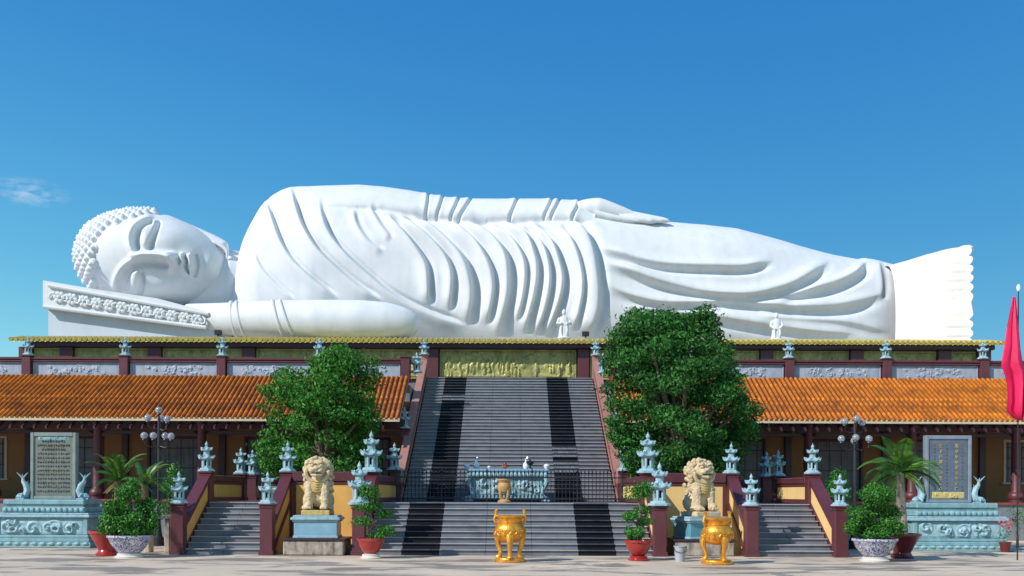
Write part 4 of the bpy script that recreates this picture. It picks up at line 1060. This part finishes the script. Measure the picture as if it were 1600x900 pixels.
# ------------------------------------------------------------------ urns
def urn(name, label, X, Y, z0, s, mt, handles=True, rz=0.0):
    t = thing(name, label, 'incense urn', (X, Y, z0), rz)
    MB().lathe([(.40, 0), (.42, .02), (.42, .05), (.37, .07), (.36, .09), (.34, .10)], 32).build('base', M[mt], t)
    b = MB(); b.lathe([(.10, .46), (.22, .48), (.33, .55), (.395, .66), (.41, .76), (.385, .85), (.33, .91), (.30, .94), (.30, 1.0), (.33, 1.05), (.375, 1.08), (.385, 1.11), (.36, 1.125), (.31, 1.11), (.28, 1.04), (.25, .9), (.1, .86)], 40)
    b.lathe([(.413, .735), (.424, .75), (.424, .78), (.408, .795)], 40); b.lathe([(.31, .945), (.322, .955), (.31, .965)], 40)
    b.build('bowl', M[mt], t)
    d = MB()      # raised motifs round the belly
    for k in range(16):
        a = 2*math.pi*k/16; rr = .385; d.blob((math.cos(a)*rr, math.sin(a)*rr, .655+.02*(k % 2)), (.05, .05, .045), 7, 5)
        d.tube([(math.cos(a+q)*(.405+.01), math.sin(a+q)*(.405+.01), .70+.03*math.sin(q*25)) for q in (-.12, -.06, 0, .06, .12)], .014, 5)
    d.build('raised_motifs', M[mt], t)['kind'] = 'stuff'
    for k in range(3):
        a = R(-90)+2*math.pi*k/3
        l = MB(); l.tube([(math.cos(a)*r, math.sin(a)*r, z) for r, z in ((.30, .66), (.37, .56), (.36, .42), (.29, .26), (.29, .16), (.35, .09))], [.11, .10, .075, .055, .06, .075], 10)
        l.blob((math.cos(a)*.40, math.sin(a)*.40, .56), (.06, .06, .07), 8, 6); l.blob((math.cos(a)*.36, math.sin(a)*.36, .12), (.08, .08, .04), 8, 6)
        l.build('leg', M[mt], t)
    if handles:
        for sx in (-1, 1):
            h_ = MB(); h_.tube([(sx*.30, 0, .96), (sx*.385, 0, .95), (sx*.41, 0, 1.02), (sx*.385, 0, 1.10), (sx*.365, 0, 1.17), (sx*.385, 0, 1.24)], [.035, .04, .04, .04, .035, .04], 8)
            h_.tube([(sx*.39, 0, 1.24), (sx*.33, 0, 1.25)], .036, 8)
            h_.build('handle', M[mt], t)
    t.scale = (s*.92, s*.92, s); return t
urn('golden_urn', 'golden three-legged incense urn at the foot of the wide stairs on the centre line', PX(797, 23.7), 23.7, 0, 1.02, 'goldbr')
urn('golden_urn', 'golden three-legged incense urn in front of the right stone lion', PX(1121, 23.2), 23.2, 0, 1.0, 'goldbr', rz=.35)
# brown pedestal urn on the landing
t = thing('stone_urn', 'small brown stone urn above the lower stairs, behind the golden urn', 'incense urn', (PX(788, 29.2), 29.2, LZ))
MB().lathe([(.20, 0), (.20, .05), (.15, .08), (.13, .11)], 18).build('base', M['bronze'], t)
for k in range(4):
    a = math.pi/4+k*math.pi/2; MB().tube([(math.cos(a)*.16, math.sin(a)*.16, .4), (math.cos(a)*.17, math.sin(a)*.17, .25), (math.cos(a)*.11, math.sin(a)*.11, .1)], [.06, .05, .04], 7).build('leg', M['bronze'], t)
MB().lathe([(.08, .28), (.17, .33), (.215, .45), (.20, .56), (.175, .6), (.19, .64), (.225, .68), (.225, .72), (.18, .72), (.16, .62)], 20).build('bowl', M['bronze'], t)

# ------------------------------------------------------------------ stone lions
def lion(label, X, Y, zb, rz, s=1.0, side=1):
    t = thing('stone_lion', label, 'lion statue', (X, Y, zb), rz)
    b = MB()
    b.blob((0, .10, .50), (.29, .26, .44), 16, 12); b.blob((0, -.02, .62), (.28, .22, .28), 16, 12); b.blob((0, -.06, .35), (.19, .13, .30), 14, 10)
    b.blob((0, .22, .26), (.32, .30, .26), 16, 12)
    for sx in (-1, 1):
        b.blob((sx*.24, .10, .22), (.14, .26, .23), 12, 9); b.tube([(sx*.17, -.08, .66), (sx*.19, -.17, .4), (sx*.19, -.20, .1)], [.14, .11, .095], 10)
        b.blob((sx*.19, -.26, .07), (.11, .15, .075), 10, 8); b.blob((sx*.30, -.05, .05), (.09, .18, .07), 10, 8)
        for q in range(3): b.blob((sx*.19+(q-1)*.06, -.38, .05), (.033, .045, .045), 6, 5)
    b.blob((0, -.03, 1.0), (.27, .24, .25), 16, 12); b.blob((0, -.22, .95), (.175, .13, .13), 12, 9)
    o = b.build('body', M['lion'], t, smooth=True)
    rm = o.modifiers.new('Remesh', 'REMESH'); rm.mode = 'VOXEL'; rm.voxel_size = .018; rm.use_smooth_shade = True
    tx = bpy.data.textures.get('carve') or bpy.data.textures.new('carve', 'CLOUDS'); tx.noise_scale = .05; tx.noise_depth = 2
    dm = o.modifiers.new('Displace', 'DISPLACE'); dm.texture = tx; dm.strength = .035; dm.texture_coords = 'GLOBAL'
    m = MB(); rr = random.Random(3)
    for k in range(150):      # curled mane round the face and down the neck
        a = rr.uniform(-.5, math.pi+.5); ring_ = rr.uniform(.80, 1.08); yy = rr.uniform(-.12, .20)
        m.blob((math.cos(a)*.30*ring_, yy, .98+math.sin(a)*.27*ring_), rr.uniform(.042, .066), 7, 5)
    for k in range(60):
        m.blob((rr.choice((-1, 1))*rr.uniform(.24, .32), rr.uniform(-.1, .24), rr.uniform(.45, .85)), .055, 7, 5)
    for k in range(26):
        a = math.pi*k/25; m.blob((math.cos(a)*.27, -.18, .92-abs(math.sin(a))*.24), .052, 7, 5)
    m.build('mane', M['lion'], t)
    MB().blob((0, -.345, 1.01), (.075, .055, .05), 10, 7).build('nose', M['lion'], t)
    for sx in (-1, 1):
        MB().blob((sx*.105, -.25, 1.08), (.05, .045, .04), 9, 7).build('eye', M['lion'], t); MB().tube([(sx*.03, -.27, 1.12), (sx*.11, -.27, 1.16), (sx*.19, -.20, 1.13)], [.025, .042, .025], 7).build('brow', M['lion'], t)
        MB().blob((sx*.10, -.325, .95), (.075, .06, .05), 9, 7).build('cheek', M['lion'], t); MB().blob((sx*.27, -.06, 1.14), (.05, .04, .08), 8, 6).build('ear', M['lion'], t)
    MB().tube([(-.12, -.29, .85), (0, -.345, .835), (.12, -.29, .85)], [.035, .045, .035], 8).build('chin', M['lion'], t)
    MB().tube([(-.12, -.31, .895), (0, -.355, .893), (.12, -.31, .895)], [.018, .028, .018], 8).build('open_mouth', M['ink'], t)
    c = MB(); c.blob((0, -.15, .56), (.17, .12, .20), 14, 10)
    for k in range(5): c.tube([(-.15, -.21, .47+k*.06), (0, -.275, .44+k*.06), (.15, -.21, .47+k*.06)], .014, 6)
    c.build('bib', M['lionbib'], t)
    MB().blob((side*.18, -.30, .10), .10, 14, 10).build('ball', M['lion'], t)
    MB().box((0, 0, -.07), (.68, .82, .13), .02).build('plinth', M['lionbib'] if side < 0 else M['lion'], t)
    t.scale = (s,)*3; return t
def lion_set(px_, Y, rz, side, lab, w1):
    X = PX(px_, Y)
    c = thing('lion_pedestal', f'mottled concrete block topped by a small pale blue pedestal, under the {lab} lion', 'pedestal', (X, Y, 0))
    MB().box((-.06*side*0, 0, .20), (1.62, 1.25, .40), .03).build('block', M['concrete'], c); MB().box((0, 0, .43), (1.72, 1.32, .06), .01).build('cap', M['darkpurple'], c)
    if side < 0: MB().box((1.15, .35, .12), (1.1, .5, .24), .02).build('side_step', M['concrete'], c)
    T_ = Matrix.Translation((0, 0, .46)) @ Matrix.Rotation(rz, 4, 'Z')
    MB().box((0, 0, .22), (1.15, .92, .44), .01, T=T_).build('pedestal_block', M['blueped'] if side > 0 else M['bluewhite'], c)
    MB().box((0, 0, .46), (1.22, .98, .05), .01, T=T_).box((0, 0, .52), (1.32, 1.06, .08), .025, T=T_).box((0, 0, .585), (1.2, .95, .05), .01, T=T_).build('cornice', M['teal'], c)
    MB().box((0, 0, .03), (1.2, .97, .06), .01, T=T_).build('skirting', M['teal'], c)
    lion(f'{lab} cream stone guardian lion with curled mane seated on a pale blue pedestal', X, Y, 1.07+.13*1.12, rz, 1.12, side)
lion_set(497, 26.3, 0.05, -1, 'left', 1)
lion_set(1094, 26.6, 0.35, 1, 'right', 1)

# ------------------------------------------------------------------ steles
def carp(label, X, Y, z, s, mir):
    t = thing('carp_statue', label, 'carp statue', (X, Y, z))
    b = MB(); pa = [(-.02, -.05, .10), (.10, -.02, .16), (.16, 0, .34), (.10, 0, .54), (-.02, 0, .70), (-.03, 0, .84)]
    b.tube([(mir*x, y, zz) for x, y, zz in pa], [.12, .16, .17, .14, .09, .05], 12, flat=.8); b.build('body', M['teal'], t)
    h_ = MB(); h_.blob((mir*-.08, -.05, .12), (.15, .13, .12), 12, 9); h_.blob((mir*-.20, -.07, .10), (.06, .07, .05), 8, 6)
    for sy in (-1, 1): h_.blob((mir*-.10, -.05+sy*.10, .19), .03, 7, 5)
    h_.build('head', M['teal'], t)
    f = MB()
    for q, l in ((-.20, .24), (-.02, .17), (.17, .24)):
        f.tube([(mir*-.03, 0, .80), (mir*(-.03+q*.6), 0, .80+l*.55), (mir*(-.03+q*1.2), 0, .80+l)], [.05, .045, .012], 6, flat=.5)
    f.build('tail', M['teal'], t)
    g_ = MB()
    for k in range(6):
        a = k/5; g_.tube([(mir*(.20-.10*a*a+.05), 0, .22+.42*a), (mir*(.34-.16*a*a), 0, .27+.44*a)], [.045, .012], 6, flat=.4)
    g_.build('dorsal_fin', M['teal'], t)
    for sy in (-1, 1): MB().tube([(0, sy*.12, .2), (mir*.03, sy*.26, .14), (mir*.06, sy*.32, .06)], [.06, .05, .02], 6).build('side_fin', M['teal'], t)
    MB().box((0, 0, .025), (.46, .34, .05), .01).build('foot', M['teal'], t)
    t.scale = (s,)*3
def glyph(mb, x, z, s, r):
    for k in range(r.randint(4, 6)):
        if r.random() < .55: mb.box((x+r.uniform(-.15, .15)*s, 0, z+r.uniform(-.42, .42)*s), (r.uniform(.4, .9)*s, .012, .10*s))
        else: mb.box((x+r.uniform(-.35, .35)*s, 0, z+r.uniform(-.15, .15)*s), (.10*s, .012, r.uniform(.4, .9)*s))
def stele(px_, Y, lab, left):
    X = PX(px_, Y)
    p = thing('stele_pedestal', f'carved pale teal stone pedestal in stepped tiers under the {lab} stele', 'pedestal', (X, Y, 0))
    tiers = [((3.12, 1.9, .16), .08), ((2.98, 1.76, .12), .22), ((2.86, 1.64, .10), .33), ((2.74, 1.52, .52), .64), ((2.96, 1.72, .09), .945), ((2.84, 1.6, .05), 1.015)]
    a = MB()
    for d, z in tiers[:3]: a.box((0, 0, z), d, .02)
    a.build('stepped_foot', M['teal2'], p)
    a = MB(); a.box((0, 0, .64), (2.74, 1.52, .52), .02)
    for sx in (-1, 1): a.box((sx*1.33, -.74, .64), (.14, .12, .52), .02)
    a.build('block', M['teal2'], p)
    sf = swirls(61+left, 2.4, .42, 11, 3.2); relief('dragon_relief', 2.44, .42, 140, 34, sf, M['teal'], .10, p, (0, -.765, .43))
    a = MB()
    for d, z in tiers[4:]: a.box((0, 0, z), d, .02)
    a.build('cornice', M['teal'], p)
    a = MB(); a.box((0, 0, 1.13), (2.5, 1.3, .18), .03); a.box((0, 0, 1.25), (2.34, 1.2, .06), .01); a.box((0, 0, 1.36), (2.46, 1.3, .16), .03)
    for k in range(15): a.blob((-1.16+2.32*k/14, -.65, 1.13), (.08, .06, .07), 7, 5)
    a.build('upper_tier', M['teal2'], p)
    a = MB()
    for k in range(12): a.blob((-1.4+2.8*k/11, -.95, .13), (.10, .05, .05), 7, 5)
    a.build('foot_scrolls', M['teal'], p)
    z0 = 1.44; W2, H2_ = (1.40, 2.06) if left else (1.42, 2.08)
    s = thing('stele', f'tall {"grey green stone slab with rows of small lettering" if left else "dark blue slab with two columns of gilt characters"} on the {lab} pedestal', 'stele', (X, Y+.05, z0))
    MB().box((0, 0, H2_/2), (W2-.04, .14, H2_), .01).build('slab', M['slate' if left else 'darkstone'], s)
    f = MB()
    for sx in (-1, 1): f.box((sx*(W2/2-.05), 0, H2_/2), (.10, .22, H2_), .015)
    f.box((0, 0, H2_-.06), (W2-.2, .21, .12), .015); f.box((0, 0, .05), (W2-.2, .21, .10), .015); f.build('frame', M['slateframe' if left else 'blueframe'], s)
    r = random.Random(5+left); mb = MB()
    if left:
        for row in range(13):
            zz = H2_-.27-row*.128; n = 13 if row not in (0, 2) else 9
            half = .47 if row not in (0, 2) else .33
            for k in range(n): glyph(mb, -half+2*half*k/(n-1), zz, .062 if row > 2 else .075, r)
        o = mb.build('lettering', M['ink'], s, smooth=False); o.location = (0, -.078, 0); o['kind'] = 'stuff'
        mb = MB()
        for row in (1, 4, 7, 10): 
            for k in range(9): glyph(mb, -.3+.6*k/8, H2_-.335-row*.128+.002, .035, r)
        o = mb.build('gilt_lettering', M['gilt'], s, smooth=False); o.location = (0, -.079, 0); o['kind'] = 'stuff'
        sf = swirls(9, .9, .12, 6, 2); relief('crest_relief', .95, .12, 60, 10, sf, M['teal2'], .03, s, (0, -.078, H2_-.24))
    else:
        for cx_ in (-.24, .25):
            for k in range(9): glyph(mb, cx_, H2_-.32-k*.165, .12, r)
        o = mb.build('gilt_lettering', M['gilt'], s, smooth=False); o.location = (0, -.078, 0); o['kind'] = 'stuff'
        mb = MB()
        for cx_ in (-.42, -.05, .43):
            for k in range(14): glyph(mb, cx_, H2_-.3-k*.105, .05, r)
        o = mb.build('lettering', M['slate'], s, smooth=False); o.location = (0, -.078, 0); o['kind'] = 'stuff'
        sf = swirls(19, 1.0, .2, 7, 2); relief('lotus_relief', 1.0, .2, 60, 14, sf, M['gilt'], .03, s, (0, -.078, .14))
    carp(f'pale blue leaping carp statue left of the {lab} stele', X-.93, Y, z0, .80, 1)
    carp(f'pale blue leaping carp statue right of the {lab} stele', X+.93, Y, z0, .80, -1)
    return s
stele(84, 29.6, 'left', 1)
stele(1481, 29.6, 'right', 0)

# ------------------------------------------------------------------ pots and plants
def bonsai_pads(label, X, Y, pot, pads, zt, seed, trunk, leafm='leafpad', name='potted_bonsai', dens=5200, lsize=.06, cat='bonsai', pot_s=1.0, sc_=1.0):
    t = thing(name, label, cat, (X, Y, 0))
    if pot == 'red':
        MB().lathe([(.13, .12), (.20, .16), (.30, .34), (.33, .44), (.37, .47), (.37, .52), (.33, .52), (.31, .46)], 28).build('pot', M['redpot'], t)
        MB().lathe([(.26, 0), (.27, .03), (.22, .06), (.23, .1), (.15, .13)], 24).build('pot_foot', M['whitepot' if seed % 2 else 'redpot'], t); z0 = .47; pr = .31
    elif pot == 'blue':
        MB().lathe([(.22, .12), (.30, .16), (.46, .36), (.52, .50), (.56, .53), (.56, .58), (.51, .58), (.48, .50)], 32).build('pot', M['porcelain'], t)
        MB().lathe([(.36, 0), (.37, .04), (.30, .07), (.31, .11), (.23, .13)], 28).build('pot_foot', M['whitepot'], t); z0 = .51; pr = .48
    else:
        mt = 'redpot' if pot == 'redtall' else 'maroon'
        MB().lathe([(.28, 0), (.30, .04), (.24, .10), (.22, .15), (.30, .32), (.40, .50), (.44, .58), (.48, .60), (.48, .66), (.42, .66), (.39, .56)], 30).build('pot', M[mt], t); z0 = .58; pr = .4
    MB().lathe([(pr*.98, z0-.03), (pr*.6, z0+.02), (.01, z0+.03)], 20).build('soil', M['soil'], t)
    tb = MB()
    if trunk: tb.tube([(x, y, z) for x, y, z, r in trunk], [q[3] for q in trunk], 8)
    for p in pads:
        zc = min(p[2]-.03, trunk[-1][2]) if trunk else p[2]
        base = min(trunk, key=lambda q: abs(q[2]-(p[2]-.15))) if trunk else (0, 0, z0, .03)
        tb.tube([base[:3], ((base[0]+p[0])/2, (base[1]+p[1])/2, p[2]-.10), (p[0], p[1], p[2]-.02)], [.035, .028, .012], 6)
    tb.build('trunk', M['bark'], t)
    rs = np.random.RandomState(seed)
    for p in pads:
        sub_ = []
        for k in range(int(5+14*p[3])):
            a = rs.uniform(0, 6.28); q = math.sqrt(rs.uniform(0, 1))*.72
            sub_.append((math.cos(a)*q*p[3], math.sin(a)*q*p[4], rs.uniform(-.2, .3)*p[5], p[3]*.42, p[4]*.42, p[5]*.62))
        pts, nr = clump_points(sub_, dens, rs)
        o = tag(link('foliage_pad', leaf_mesh('foliage_pad', pts, nr, lsize, M[leafm], .5, .6, rs), t), kind='stuff'); o.location = p[:3]
    return t
def pads_px(lst, X, Y, dy=0.0, r=None):
    """(px, py, halfwidth px, halfheight px)"""
    k = FP/Y; o = []
    for i, (a, b, hw, hh) in enumerate(lst):
        p = P(a, b, Y); o.append((p.x-X, (i % 3-1)*.12+dy, p.z, 1.22*hw/k, min(hw/k, .45)*1.15, 1.45*hh/k))
    return o
Y_ = 24.7
X = PX(580, Y_)
bonsai_pads('bonsai in a red pot on a white foot, left of the wide stairs', X, Y_, 'red', pads_px([(583, 769, 17, 12), (570, 792, 17, 7), (600, 803, 14, 7), (566, 815, 14, 8), (601, 830, 15, 8), (585, 790, 10, 7), (588, 838, 12, 6)], X, Y_), .5, 3,
            [(0, 0, .46, .05), (-.08, 0, .65, .045), (.06, 0, .9, .04), (-.05, 0, 1.2, .035), (.04, 0, 1.6, .02)])
X = PX(998, 24.3)
bonsai_pads('bonsai with yellow-green top pad in an all-red pot, right of the wide stairs', X, 24.3, 'red', pads_px([(996, 768, 19, 14), (983, 808, 18, 7), (1006, 797, 14, 8), (993, 831, 16, 9), (1012, 815, 12, 7), (990, 840, 12, 6)], X, 24.3), .5, 4,
            [(0, 0, .46, .05), (.08, 0, .65, .045), (-.03, 0, .9, .04), (.05, 0, 1.2, .035), (0, 0, 1.6, .02)])
X = PX(203, 24.6)
bonsai_pads('shaggy dark bonsai in a blue and white porcelain bowl, beside the left red pot', X, 24.6, 'blue', pads_px([(202, 770, 18, 12), (186, 790, 20, 11), (222, 790, 18, 11), (180, 812, 17, 12), (208, 810, 24, 12), (235, 808, 14, 10), (188, 828, 20, 8), (214, 828, 20, 8), (204, 756, 10, 8), (172, 824, 15, 11), (236, 822, 13, 11), (204, 836, 26, 7)], X, 24.6), .5, 5,
            [(0, 0, .5, .06), (-.08, 0, .75, .05), (.06, 0, 1.1, .045), (0, 0, 1.6, .02)], lsize=.07)
X = PX(1367, 24.3)
bonsai_pads('neatly clipped layered bonsai in a porcelain bowl, in front of the palm', X, 24.3, 'blue', pads_px([(1366, 775, 24, 13), (1350, 803, 22, 11), (1385, 801, 22, 11), (1367, 789, 16, 6), (1345, 817, 16, 9), (1370, 824, 22, 9), (1393, 818, 16, 9), (1367, 763, 13, 8), (1340, 826, 17, 11), (1395, 827, 17, 11), (1367, 834, 26, 8)], X, 24.3), .5, 6,
            [(0, 0, .5, .06), (.06, 0, .8, .05), (-.04, 0, 1.1, .045), (0, 0, 1.5, .02)], dens=6500)
# conical clipped shrubs on stands behind
for px_, Y0, lab, top in ((272, 30.2, 'clipped cone shrub behind the lantern of the left outer newel', 722), (1308, 30.2, 'clipped cone shrub behind the lantern of the right outer newel', 730)):
    X = PX(px_, Y0); t = thing('cone_shrub', lab, 'shrub', (X, Y0, 0))
    MB().tube([(0, 0, 0), (0, 0, 1.9)], [.07, .05], 8).build('trunk', M['bark'], t)
    zt = P(px_, top, Y0).z
    pts, nr = clump_points([(0, 0, zt-.30, .22, .22, .30), (0, 0, zt-.55, .36, .34, .30), (.0, 0, zt-.85, .40, .38, .28), (.05, -.1, zt-1.35, .5, .4, .22), (-.3, 0, zt-1.6, .4, .3, .2)], 3600)
    tag(link('foliage', leaf_mesh('foliage', pts, nr, .085, M['leafpad'], .55, .6), t), kind='stuff')
# low shrubs behind the outer newels and at the plinth
for px_, py_, Y0, hw, hh, lab in ((262, 796, 29, 14, 9, 'low green shrub behind the white stone bench'), (1315, 790, 29, 16, 26, 'dark low shrub behind the right outer newel'), (1590, 805, 31, 12, 20, 'green bush right of the right stele pedestal')):
    p = P(px_, py_, Y0); k = FP/Y0; t = thing('low_shrub', lab, 'shrub', (p.x, Y0, 0))
    MB().tube([(0, 0, 0), (0, 0, p.z)], [.05, .02], 6).build('trunk', M['bark'], t)
    pts, nr = clump_points([(0, 0, p.z, hw/k, hw/k, hh/k), (hw/k*.5, .1, p.z-.15, hw/k*.7, hw/k*.6, hh/k*.7)], 1300)
    tag(link('foliage', leaf_mesh('foliage', pts, nr, .08, M['leafdark'], .5), t), kind='stuff')
t = thing('flowering_plant', 'pink flowering plant in a dark pot right of the right stele pedestal', 'plant', (PX(1571, 28.5), 28.5, 0))
MB().lathe([(.12, 0), (.16, .25), (.19, .3), (.16, .3)], 16).build('pot', M['maroon'], t)
pts, nr = clump_points([(0, 0, .55, .22, .2, .22)], 900); tag(link('foliage', leaf_mesh('foliage', pts, nr, .07, M['leafdark'], .5), t), kind='stuff')
pts, nr = clump_points([(0, -.05, .85, .22, .2, .16)], 1300); tag(link('blossom', leaf_mesh('blossom', pts, nr, .07, M['pink'], .8), t), kind='stuff')

# fronds
def frond(parent, az, el, L, mt, n=26, wl=.30, droop=1.0, seed=0, name='frond'):
    rs = np.random.RandomState(seed); V = []; F = []
    pts = []; d = np.array([math.cos(az)*math.cos(el), math.sin(az)*math.cos(el), math.sin(el)]); p = np.zeros(3); st_ = L/n
    for i in range(n+1):
        pts.append(p.copy()); p = p+d*st_; d = d+np.array([0, 0, -droop*st_*(.3+1.2*i/n)]); d /= np.linalg.norm(d)
    side = np.array([-math.sin(az), math.cos(az), 0])
    for i in range(2, n):
        q = pts[i]; tg = pts[min(i+1, n)]-pts[i-1]; tg /= np.linalg.norm(tg)
        prof = math.sin(math.pi*(i/n)**.75)**.6
        for sgn in (-1, 1):
            l = wl*prof*rs.uniform(.85, 1.1); dr = side*sgn*.85+tg*.55+np.array([0, 0, -.28]); dr /= np.linalg.norm(dr)
            tip = q+dr*l; w_ = .018; up_ = tg*w_; m_ = q+dr*l*.45
            o = len(V); V += [q, m_+up_+np.array([0, 0, .01]), tip, m_-up_]; F.append((o, o+1, o+2, o+3))
    mb = MB(); mb.v = [tuple(v) for v in V]; mb.f = F
    mb.tube([tuple(q) for q in pts], list(np.linspace(.022, .005, len(pts))), 5)
    return mb.build(name, M[mt], parent, smooth=False, fix=False)
# palm, right
X = PX(1410, 25.6); 
t = bonsai_pads('tall palm with a ringed grey trunk in a maroon pot, right of the clipped bonsai', X, 25.6, 'maroon', [], .5, 8, [(0, 0, .55, .17), (.0, 0, .8, .13), (.0, 0, .82, .12)], name='potted_palm', cat='palm')
tp = [(0, 0, .58), (-.04, 0, 1.0), (-.05, 0, 1.6), (-.07, 0, 2.15)]
tk = MB(); zz = np.linspace(.58, 2.28, 30)
tk.loops([[(-.07*(z-.58)/1.6+(r)*math.cos(2*math.pi*j/12), r*math.sin(2*math.pi*j/12), z) for j in range(12)] for i, z in enumerate(zz) for r in [(.15-.055*((z-.58)/1.62))*(1+.10*(i % 2))]])
tk.build('palm_trunk', M['palebark'], t)
crown = thing('tmp', 'x', 'x'); crown.name = 'palm_crown'
for k_ in ('label', 'category'): del crown[k_]
crown.parent = t; crown.location = (-.07, 0, 2.28)
azs = [(-.2, .75, 1.15), (.5, .9, 1.1), (1.3, .55, 1.1), (2.2, .5, 1.15), (2.9, .75, 1.2), (3.6, .35, 1.25), (4.2, .55, 1.1), (4.8, .9, 1.2), (5.4, .45, 1.2), (5.9, .2, 1.25), (3.2, .1, 1.15), (.1, .25, 1.2), (4.6, 1.3, 1.1), (1.0, 1.25, 1.05), (2.5, 1.2, 1.1), (3.4, 1.35, 1.1), (5.1, .0, .95), (4.0, -.1, .95), (3.0, -.2, .9), (.2, -.15, .95), (5.7, .6, 1.1), (2.0, .9, 1.05), (3.8, .7, 1.15), (.3, .5, 1.1)]
for i, (az, el, L) in enumerate(azs): frond(crown, az, el, L*1.05, 'frond' if i % 4 else 'leaflime', seed=i, wl=.34, droop=1.9)
# sago cycads, left
for (px_, Y0, lab, lean, zt) in ((178, 26.6, 'sago cycad with a brown trunk arching left, in the tall red pot', -.35, 1.95), (226, 28.3, 'second sago cycad with upright fronds before the lamp post', .1, 1.9)):
    X = PX(px_, Y0)
    if lean < 0:
        Y0 = 25.4; X = PX(168, Y0)
        t = bonsai_pads(lab, X, Y0, 'redtall', [], .5, 8, [(0, 0, .55, .10), (.0, 0, .66, .09), (.0, 0, .7, .08)], name='potted_cycad', cat='cycad')
    else:
        t = thing('cycad', lab, 'cycad', (X, Y0, 0))
    off = .28 if lean < 0 else 0
    tk = MB(); tk.tube([(0, 0, .5 if lean < 0 else 0), (off*.7, .05, 1.0), (off, .05, 1.4), (off, 0, zt)], [.10, .11, .12, .09], 10); tk.build('cycad_trunk', M['bark'], t)
    crown = bpy.data.objects.new('frond_crown', None); COL.objects.link(crown); crown.parent = t; crown.location = (off, 0, zt)
    rr = random.Random(int(px_))
    for i in range(17):
        az = i*2.4+rr.uniform(-.2, .2); el = rr.uniform(.2, 1.25)
        frond(crown, az, el, rr.uniform(.9, 1.15), 'frond' if i % 5 else 'leaflime', seed=i+40, wl=.20, droop=1.9)
    if lean < 0:
        for i in range(6): frond(crown, i*1.05, -.5, .5, 'dryfrond', seed=i+80, wl=.12, droop=1.5)

# bench and bucket
t = thing('stone_bench', 'pale stone bench between the left bonsai and the outer newel', 'bench', (PX(249, 26.8), 26.8, 0))
MB().box((0, 0, .99), (.85, .45, .09), .02).build('seat', M['paleconc'], t)
for sx in (-1, 1): MB().box((sx*.28, 0, .47), (.14, .36, .94), .02).build('leg', M['concrete' if sx > 0 else 'paleconc'], t)
t = thing('plastic_bucket', 'grey plastic bucket on the paving in front of the right lion', 'bucket', (PX(1063, 24.0), 24.0, 0))
MB().lathe([(.12, 0), (.15, .36), (.165, .37), (.165, .39), (.145, .39), (.115, .03), (.01, .03)], 22).build('pail', M['bucket'], t)
MB().tube([(-.155, 0, .36), (-.15, -.12, .27), (0, -.19, .22), (.15, -.12, .27), (.155, 0, .36)], .008, 6).build('handle', M['iron'], t)

# ------------------------------------------------------------------ lamp posts
def lamp(px_, Y, lab, globes):
    X = PX(px_, Y); t = thing('lamp_post', lab, 'lamp post', (X, Y, 0))
    z_ = lambda py_: P(px_, py_, Y).z
    top = z_(globes[0][1])
    MB().lathe([(.17, 0), (.17, .25), (.12, .3), (.09, .5), (.06, .8), (.05, 1.2), (.045, top-.3), (.02, top-.12)], 12).build('pole', M['iron'], t)
    gm = MB().blob((0, 0, 0), .108, 18, 12).mesh('globe', M['globe'])
    for (a, b, dy) in globes:
        p = P(a, b, Y); x, z = p.x-X, p.z
        arm = MB()
        if abs(x) > .05 or dy: arm.tube([(0, 0, z-.30), (x*.5, dy*.5, z-.36), (x*.95, dy*.95, z-.28), (x, dy, z-.12)], [.018, .016, .014, .014], 6)
        arm.lathe([(.05, -.155), (.07, -.13), (.06, -.10), (.03, -.09)], 10, c=(x, dy, z)); ao = arm.build('arm', M['iron'], t)
        g_ = link('globe', gm, ao); g_.location = (x, dy, z)
    MB().tube([(0, 0, top), (0, 0, top+.22)], [.03, .004], 6).build('spike', M['iron'], t)
lamp(248, 30.0, 'black lamp post with a cluster of white glass globes left of the left side stairs', [(248, 641, 0), (233, 653, -.1), (263, 655, -.1), (247, 653, .25), (228, 681, -.15), (248, 682, -.45), (270, 682, -.15), (252, 680, .35)])
lamp(1335, 30.0, 'black lamp post with a cluster of white glass globes right of the right side stairs', [(1338, 654, 0), (1318, 659, -.1), (1350, 660, .15), (1312, 686, -.15), (1329, 685, -.45), (1340, 688, .3), (1355, 686, -.15)])

# ------------------------------------------------------------------ furled flag
t = thing('flag', 'furled magenta flag hanging from a thin pole at the right edge', 'flag', (PX(1590, 25), 25, 0))
pk_ = P(1592, 450, 25); 
MB().tube([(0, 0, 0), (0, 0, pk_.z-.05)], [.02, .014], 8).build('pole', M['iron'], t)
MB().blob((0, 0, pk_.z), (.05, .05, .1), 10, 8).build('finial', M['vase'], t)
fl_ = MB(); LL = []
for i, (py_, a, b) in enumerate([(464, 1583, 1586), (480, 1580, 1588), (510, 1575, 1591), (540, 1571, 1594), (562, 1567, 1597), (572, 1566, 1600), (580, 1570, 1604), (600, 1575, 1602), (625, 1576, 1600), (642, 1574, 1601), (652, 1583, 1598), (657, 1592, 1597)]):
    c = P((a+b)/2, py_, 25); hw = (b-a)/2*25/FP; l = []
    for j in range(22):
        an = 2*math.pi*j/22; wv = 1+.40*math.sin(an*5+i*.30)
        l.append((c.x-PX(1590, 25)+hw*math.cos(an)*(1+.12*math.sin(an*5+i*.2)), .16*math.sin(an)*wv*min(1, hw/.2)+.03*math.cos(an*6), c.z))
    LL.append(l)
fl_.loops(LL); fl_.build('cloth', M['flag'], t, ang=50)
